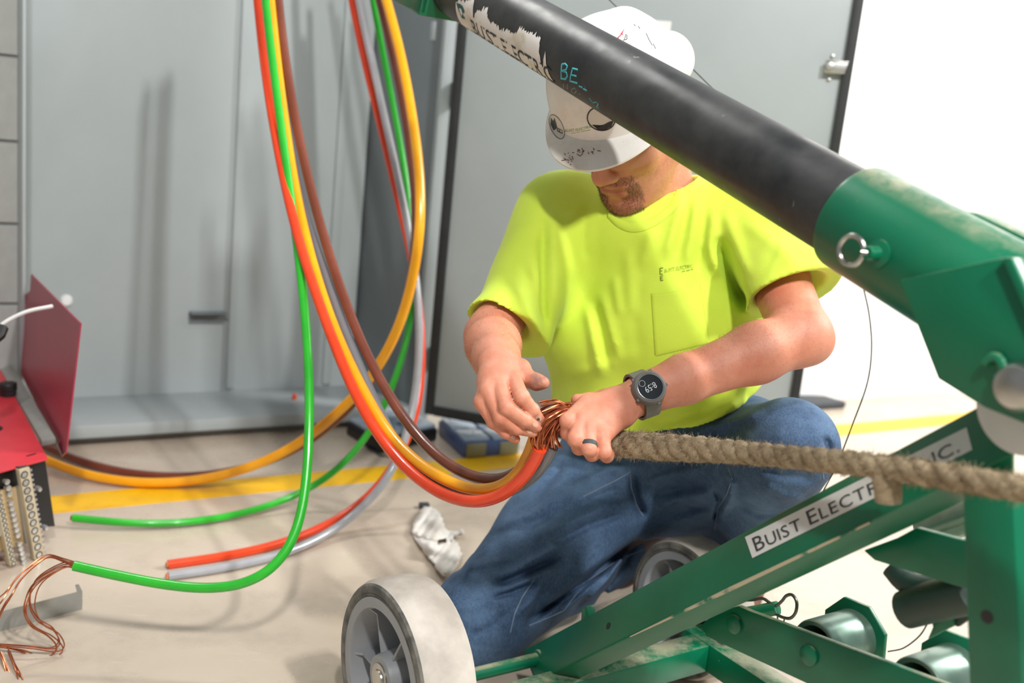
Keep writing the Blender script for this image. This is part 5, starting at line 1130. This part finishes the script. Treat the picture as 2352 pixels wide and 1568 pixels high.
# ------------------------------------------------------------------ watch
wt = bpy.data.objects.new('wrist_watch', None); link(wt, per)
MAT['watch_case'] = simple('grey_resin', '6B6A68', 0.5, var=0.12, scale=60); MAT['watch_band'] = simple('grey_band', '7A7870', 0.6, var=0.1, scale=60); MAT['watch_face'] = simple('dark_lcd', '2A2E33', 0.18, var=0.1); MAT['lcd'] = simple('lcd_digits', 'C9CDD0', 0.4)
armd = nrm(elL - wrL); wh = hit(bbv, 1488, 893, 0.0); axp = wrL + armd * ((wh[0] - wrL) @ armd); wN = nrm(wh[0] - axp); wS = np.cross(wN, armd)
tilt = nrm(wN * 0.9 + nrm(CAM - wh[0]) * 0.35); wN = nrm(tilt - armd * (tilt @ armd) * 0.6); wc = wh[0] + wN * 0.001
MB().lathe(wc, wN, [(0, -0.002), (0.021, -0.002), (0.0235, 0.0), (0.024, 0.004), (0.0235, 0.009), (0.0215, 0.0125), (0.019, 0.0135), (0.0185, 0.0125)], 48).build('watch_case', 'watch_case', wt)
MB().lathe(wc, wN, [(0.0186, 0.0124), (0.0182, 0.0132), (0.0176, 0.0128)], 48).build('watch_bezel', 'zinc', wt)
MB().lathe(wc, wN, [(0.0186, 0.0118), (0, 0.0118)], 40).build('watch_face', 'watch_face', wt)
vx = CR @ np.array([-0.85, -0.52, 0]); vx = nrm(vx - wN * (vx @ wN)); vy = CR @ np.array([0.52, -0.85, 0]); vy = nrm(vy - wN * (vy @ wN) - vx * (vy @ vx))
def wtext(txt, cx, cy, h_, stretch=1.0):
    V_, F_ = text_geo(txt); V_[:, 0] -= (V_[:, 0].max() + V_[:, 0].min()) / 2; V_[:, 1] -= 0.35
    mesh_obj('watch_digits', [wc + wN * 0.0122 + vx * (cx + q[0] * h_ * stretch) + vy * (cy + q[1] * h_) for q in V_], F_, 'lcd', wt, smooth=False)
wtext('8:59', 0.0, 0.001, 0.0125, 0.85)
MB().tube([wc + wN * 0.0121 + vx * 0.0075 + vy * -0.0095 + 0.0042 * (vx * math.cos(t) + vy * math.sin(t)) for t in np.linspace(0, 6.283, 20)], 0.0003, 5).build('watch_dial', 'lcd', wt)
for k in range(5): a = k * 1.2566 + 0.3; MB().hexa(wc + wN * 0.006 + 0.024 * (vx * math.cos(a) + vy * math.sin(a)), vx * 0.0022, vy * 0.0022, wN * 0.002).build('watch_button', 'watch_case', wt, bevel=0.0006)
V = []; F = []; NB_ = 56
a0 = nrm(wN - armd * (wN @ armd)); b0_ = np.cross(armd, a0)
for k in range(NB_):
    th = 2 * math.pi * k / NB_; dv = a0 * math.cos(th) + b0_ * math.sin(th); c0 = axp; h_ = bbv.ray_cast(Vector(c0 + dv * 0.09), Vector(-dv)); rr_ = (np.linalg.norm(np.array(h_[0]) - c0) if h_[0] is not None else 0.03) + 0.001
    rr_ = min(rr_, 0.040)
    for (wd_, t_) in ((-0.0115, 0.0), (0.0115, 0.0), (0.0115, 0.0035), (-0.0115, 0.0035)): V.append(c0 + dv * (rr_ + t_) + armd * wd_)
for k in range(NB_):
    k2 = (k + 1) % NB_
    for j in range(4): j2 = (j + 1) % 4; F.append((k * 4 + j, k * 4 + j2, k2 * 4 + j2, k2 * 4 + j))
mesh_obj('watch_band', V, F, 'watch_band', wt, angle=50)
bk_ = hit(bbv, 1521, 945, 0.003)
if bk_ is not None: MB().hexa(bk_[0], armd * 0.013, nrm(np.cross(bk_[1], armd)) * 0.008, bk_[1] * 0.004).build('watch_buckle', 'black', wt, bevel=0.002)
# wedding band
rd = nrm(LF[2][0][0] - LM[2]); rc = lerp(LM[2], LF[2][0][0], 0.82); ra_ = perp(rd); rb_ = np.cross(rd, ra_)
MB().lathe(rc - rd * 0.0035, rd, [(0.0096, 0), (0.0116, 0.0005), (0.0120, 0.0035), (0.0116, 0.0065), (0.0096, 0.007)], 36).build('finger_ring', 'slate', per)
# ------------------------------------------------------------------ T-shirt details
sbv = bvh_of('t_shirt'); jbv = bvh_of('jeans')
def band_on(bvh, outer, inner, name, mat, parent, off=0.0012, th=0.0018, n=30, rows=5):
    o1, i1 = [np.array(catmull([np.array(q, float) for q in l_], 10)) for l_ in (outer, inner)]
    oo = o1[np.linspace(0, len(o1) - 1, n).astype(int)]; ii = i1[np.linspace(0, len(i1) - 1, n).astype(int)]; V = []; F = []
    for a_, b_ in zip(oo, ii):
        for r_ in range(rows):
            t = r_ / (rows - 1); x, y = a_ * (1 - t) + b_ * t; h_ = hit(bvh, x, y, off); V.append(h_[0] + h_[1] * th * math.sin(math.pi * t) ** 0.5 if h_ is not None else (V[-1] if V else P(x, y, 1.6)))
    for k in range(n - 1):
        for r_ in range(rows - 1): a = k * rows + r_; F.append((a, a + 1, a + rows + 1, a + rows))
    return mesh_obj(name, V, F, mat, parent)
pk = [(1493, 674), (1608, 647), (1634, 790), (1502, 822)]
V = []; F = []; n_ = 22
for i in range(n_ + 1):
    for j in range(n_ + 1):
        s_, t = i / n_, j / n_; a_, b_, c_, d_ = map(np.array, pk); q = (a_ * (1 - s_) + b_ * s_) * (1 - t) + (d_ * (1 - s_) + c_ * s_) * t; q = q + np.array([0, 9 * math.sin(math.pi * s_) * (1 - t)])
        h_ = hit(sbv, q[0], q[1], 0.0016 + (0.0035 * max(0, 1 - t * 5) * math.sin(math.pi * s_)) - (0.0022 if j == n_ or i in (0, n_) else 0)); V.append(h_[0])
for i in range(n_):
    for j in range(n_): a = i * (n_ + 1) + j; F.append((a, a + 1, a + n_ + 2, a + n_ + 1))
pko = mesh_obj('chest_pocket', V, F, 'shirt', per); sm_ = pko.modifiers.new('thick', 'SOLIDIFY'); sm_.thickness = 0.0012; sm_.offset = -1
MAT['shirt_print'] = simple('worn_shirt_print', '8D9A35', 0.8, c2='C6DD44', scale=160, lo=0.45, hi=0.6); MAT['shirt_logo'] = simple('black_shirt_print', '3D4420', 0.8, c2='8D9A35', scale=200)
Vt, Ft = text_geo('BUIST ELECTRIC'); L_ = Vt[:, 0].max(); out = []
for q in Vt: s_ = q[0] / L_; h_ = hit(sbv, 1526 + 66 * s_, 626 - 12 * s_ - 12 * q[1], 0.0008); out.append(h_[0])
mesh_obj('shirt_lettering', out, Ft, 'shirt_print', per, smooth=False)
stroke_on(sbv, [[(1523, 615), (1516, 616), (1516, 630), (1522, 629)], [(1517, 622), (1521, 622)], [(1517, 634), (1523, 633)], [(1517, 634), (1518, 645), (1523, 643)], [(1518, 639), (1522, 638)]], 0.0009, 'shirt_logo', 'shirt_logo', per)
stroke_on(sbv, [[(1566, 624), (1573, 622)], [(1576, 622), (1584, 620)], [(1586, 619), (1592, 618)]], 0.0006, 'shirt_small_print', 'shirt_logo', per)
col_o = [(1396, 500), (1419, 521), (1451, 533), (1490, 526), (1532, 500), (1560, 468), (1574, 425)]
col_i = [(1400, 486), (1421, 501), (1451, 512), (1486, 506), (1520, 483), (1544, 455), (1558, 415)]
band_on(sbv, col_o, col_i, 'collar_rib', 'shirt', per, 0.001, 0.0022)
# jeans seams
MAT['stitch'] = simple('pale_blue_stitch', '8FA0B4', 0.8, var=0.2, scale=200)
stroke_on(jbv, [[(1172, 1452), (1182, 1410), (1200, 1370), (1226, 1332)], [(1216, 1436), (1255, 1420), (1295, 1402), (1342, 1339), (1421, 1285), (1478, 1262)], [(1447, 1082), (1450, 1120), (1462, 1160), (1484, 1196)], [(1673, 1075), (1682, 1100), (1670, 1135), (1650, 1165), (1642, 1215)], [(1340, 1140), (1420, 1100), (1446, 1085)], [(1892, 1100), (1888, 1070), (1900, 1035)]], 0.0009, 'seam_stitching', 'stitch', per, off=0.0002)['kind'] = 'stuff'
# ------------------------------------------------------------------ rope
m = NT('frayed_hemp'); v = m.coord(); c = m.mix(m.noise(60, 5, 0.7, v, 0.35, 0.65), lin('B8A587'), lin('8C795E')); c = m.mix(m.noise(8, 4, 0.6, v, 0.5, 0.75), c, lin('7D6B52')); m.col(c); m.set(Roughness=0.95); m.bump(m.noise(260, 4, 0.7, v), 0.5, 0.002); MAT['hemp'] = m.m
rope = thing('pulling_rope', 'frayed tan pulling rope running from the fist of the man across the machine', 'rope')
rp = [P(1385, 1020, 1.368), P(1425, 1020, 1.362), P(1490, 1024, 1.335), P(1560, 1029, 1.30), P(1700, 1039, 1.205), P(1850, 1053, 1.09), P(2000, 1068, 0.985), P(2120, 1086, 0.92), P(2250, 1106, 0.86), P(2400, 1130, 0.80), P(2600, 1170, 0.74), P(2850, 1230, 0.70)]
path = np.array(catmull(rp, 22)); L3 = np.concatenate([[0], np.cumsum(np.linalg.norm(np.diff(path, axis=0), axis=1))]); tot_ = L3[-1]
Tn = np.gradient(path, axis=0); Tn /= np.linalg.norm(Tn, axis=1)[:, None]
ra3 = np.cross(Tn, ZU); ra3 /= np.linalg.norm(ra3, axis=1)[:, None]; rb3 = np.cross(Tn, ra3)
rad = 0.0140 - 0.0035 * np.clip(L3 / 0.7, 0, 1) + 0.0040 * np.exp(-(L3 - 0.08) ** 2 / 0.015)
for s_ in range(3):
    ph = L3 / 0.075 * 2 * math.pi + s_ * 2.0944; pts = path + (ra3 * np.cos(ph)[:, None] + rb3 * np.sin(ph)[:, None]) * (rad * 0.36)[:, None]
    MB().tube(list(pts), list(rad * 0.72 * (1 + 0.06 * rng.normal(0, 1, len(rad)))), 12).build('strand', 'hemp', rope)
MB().tube(list(path), list(rad * 0.90), 14).build('core', 'hemp', rope)
r_ = np.random.default_rng(21); V = []; F = []
for _ in range(30000):
    i = int(len(path) * r_.random() ** 1.7 * 0.999); th = r_.uniform(0, 6.283); o_ = ra3[i] * math.cos(th) + rb3[i] * math.sin(th); p0 = path[i] + o_ * rad[i] * r_.uniform(0.75, 1.0) + Tn[i] * r_.normal(0, 0.003)
    L_ = 0.003 + 0.008 * r_.random() ** 3; d_ = nrm(o_ * r_.uniform(0.0, 0.6) + Tn[i] * r_.normal(0, 1.0) + r_.normal(0, 0.3, 3)); w_ = nrm(np.cross(d_, r_.normal(0, 1, 3))) * 0.00035; n = len(V); V += [p0 - w_, p0 + w_, p0 + d_ * L_ + w_ * 0.4, p0 + d_ * L_ - w_ * 0.4]; F.append((n, n + 1, n + 2, n + 3))
fz = mesh_obj('frayed_fibres', V, F, 'hemp', rope, smooth=False); fz['kind'] = 'stuff'
MB().tube(catmull([P(2035, 1080, 0.97), P(2038, 1105, 0.965), P(2040, 1130, 0.965), P(2040, 1152, 0.966)], 5), list(np.linspace(0.0145, 0.0125, 16)), 14).build('rope_tail', 'hemp', rope)
# ------------------------------------------------------------------ crumpled rag on the floor
MAT['rag'] = simple('dirty_white_cloth', 'E6E2DC', 0.85, c2='C9C2B8', scale=22, bump=0.2)
poly = np.array([(985, 1158), (1003, 1165), (1015, 1180), (1022, 1205), (1033, 1217), (1060, 1213), (1076, 1215), (1070, 1224), (1040, 1232), (1056, 1250), (1062, 1272), (1050, 1300), (1036, 1318), (1020, 1322), (1003, 1306), (985, 1285), (972, 1262), (958, 1246), (946, 1232), (943, 1215), (950, 1190), (962, 1172), (972, 1160)], float)
def inside(x, y):
    c = False; j = len(poly) - 1
    for i in range(len(poly)):
        if (poly[i][1] > y) != (poly[j][1] > y) and x < (poly[j][0] - poly[i][0]) * (y - poly[i][1]) / (poly[j][1] - poly[i][1]) + poly[i][0]: c = not c
        j = i
    return c
def edge_d(x, y):
    b = 1e9
    for i in range(len(poly)):
        a_, e_ = poly[i], poly[(i + 1) % len(poly)] - poly[i]; t = min(1, max(0, ((x - a_[0]) * e_[0] + (y - a_[1]) * e_[1]) / (e_ @ e_))); b = min(b, math.hypot(x - a_[0] - t * e_[0], y - a_[1] - t * e_[1]))
    return b
ids = {}; V = []; F = []; step = 4
for gx in range(936, 1084, step):
    for gy in range(1150, 1330, step):
        if inside(gx, gy):
            e = edge_d(gx, gy); z = 0.004 + 0.018 * (1 - math.exp(-e / 9)) + 0.006 * math.sin(gx * 0.085 + gy * 0.05) * min(1, e / 10) + 0.004 * math.sin(gx * 0.05 - gy * 0.11 + 1) * min(1, e / 10) + 0.0015 * math.sin(gx * 0.31 + gy * 0.22)
            if math.hypot((gx - 1013) / 8, (gy - 1240) / 5) < 1: continue
            if abs(gy - (1236 + 0.2 * (gx - 985))) < 5: z -= 0.008
            ids[(gx, gy)] = len(V); V.append(onz(gx, gy + z * 300, z))
for (gx, gy), i in list(ids.items()):
    q = [(gx, gy), (gx + step, gy), (gx + step, gy + step), (gx, gy + step)]
    if all(k in ids for k in q): F.append(tuple(ids[k] for k in q))
rag = mesh_obj('cleaning_rag', V, F, 'rag'); sm_ = rag.modifiers.new('thick', 'SOLIDIFY'); sm_.thickness = 0.003; sm_.offset = -1; sb_ = rag.modifiers.new('soft', 'SUBSURF'); sb_.levels = 1; sb_.render_levels = 1
tag(rag, 'crumpled dirty white rag on the floor beside the right knee of the man', 'rag')
tp = onz(974, 1166); MB().hexa(tp + ZU * 0.006, (0.012, 0.004, 0), (-0.003, 0.01, 0), ZU * 0.006).build('dark_scrap', 'slate', bevel=0.003)
tag(bpy.data.objects['dark_scrap'], 'small dark scrap lying at the tip of the white rag', 'scrap')
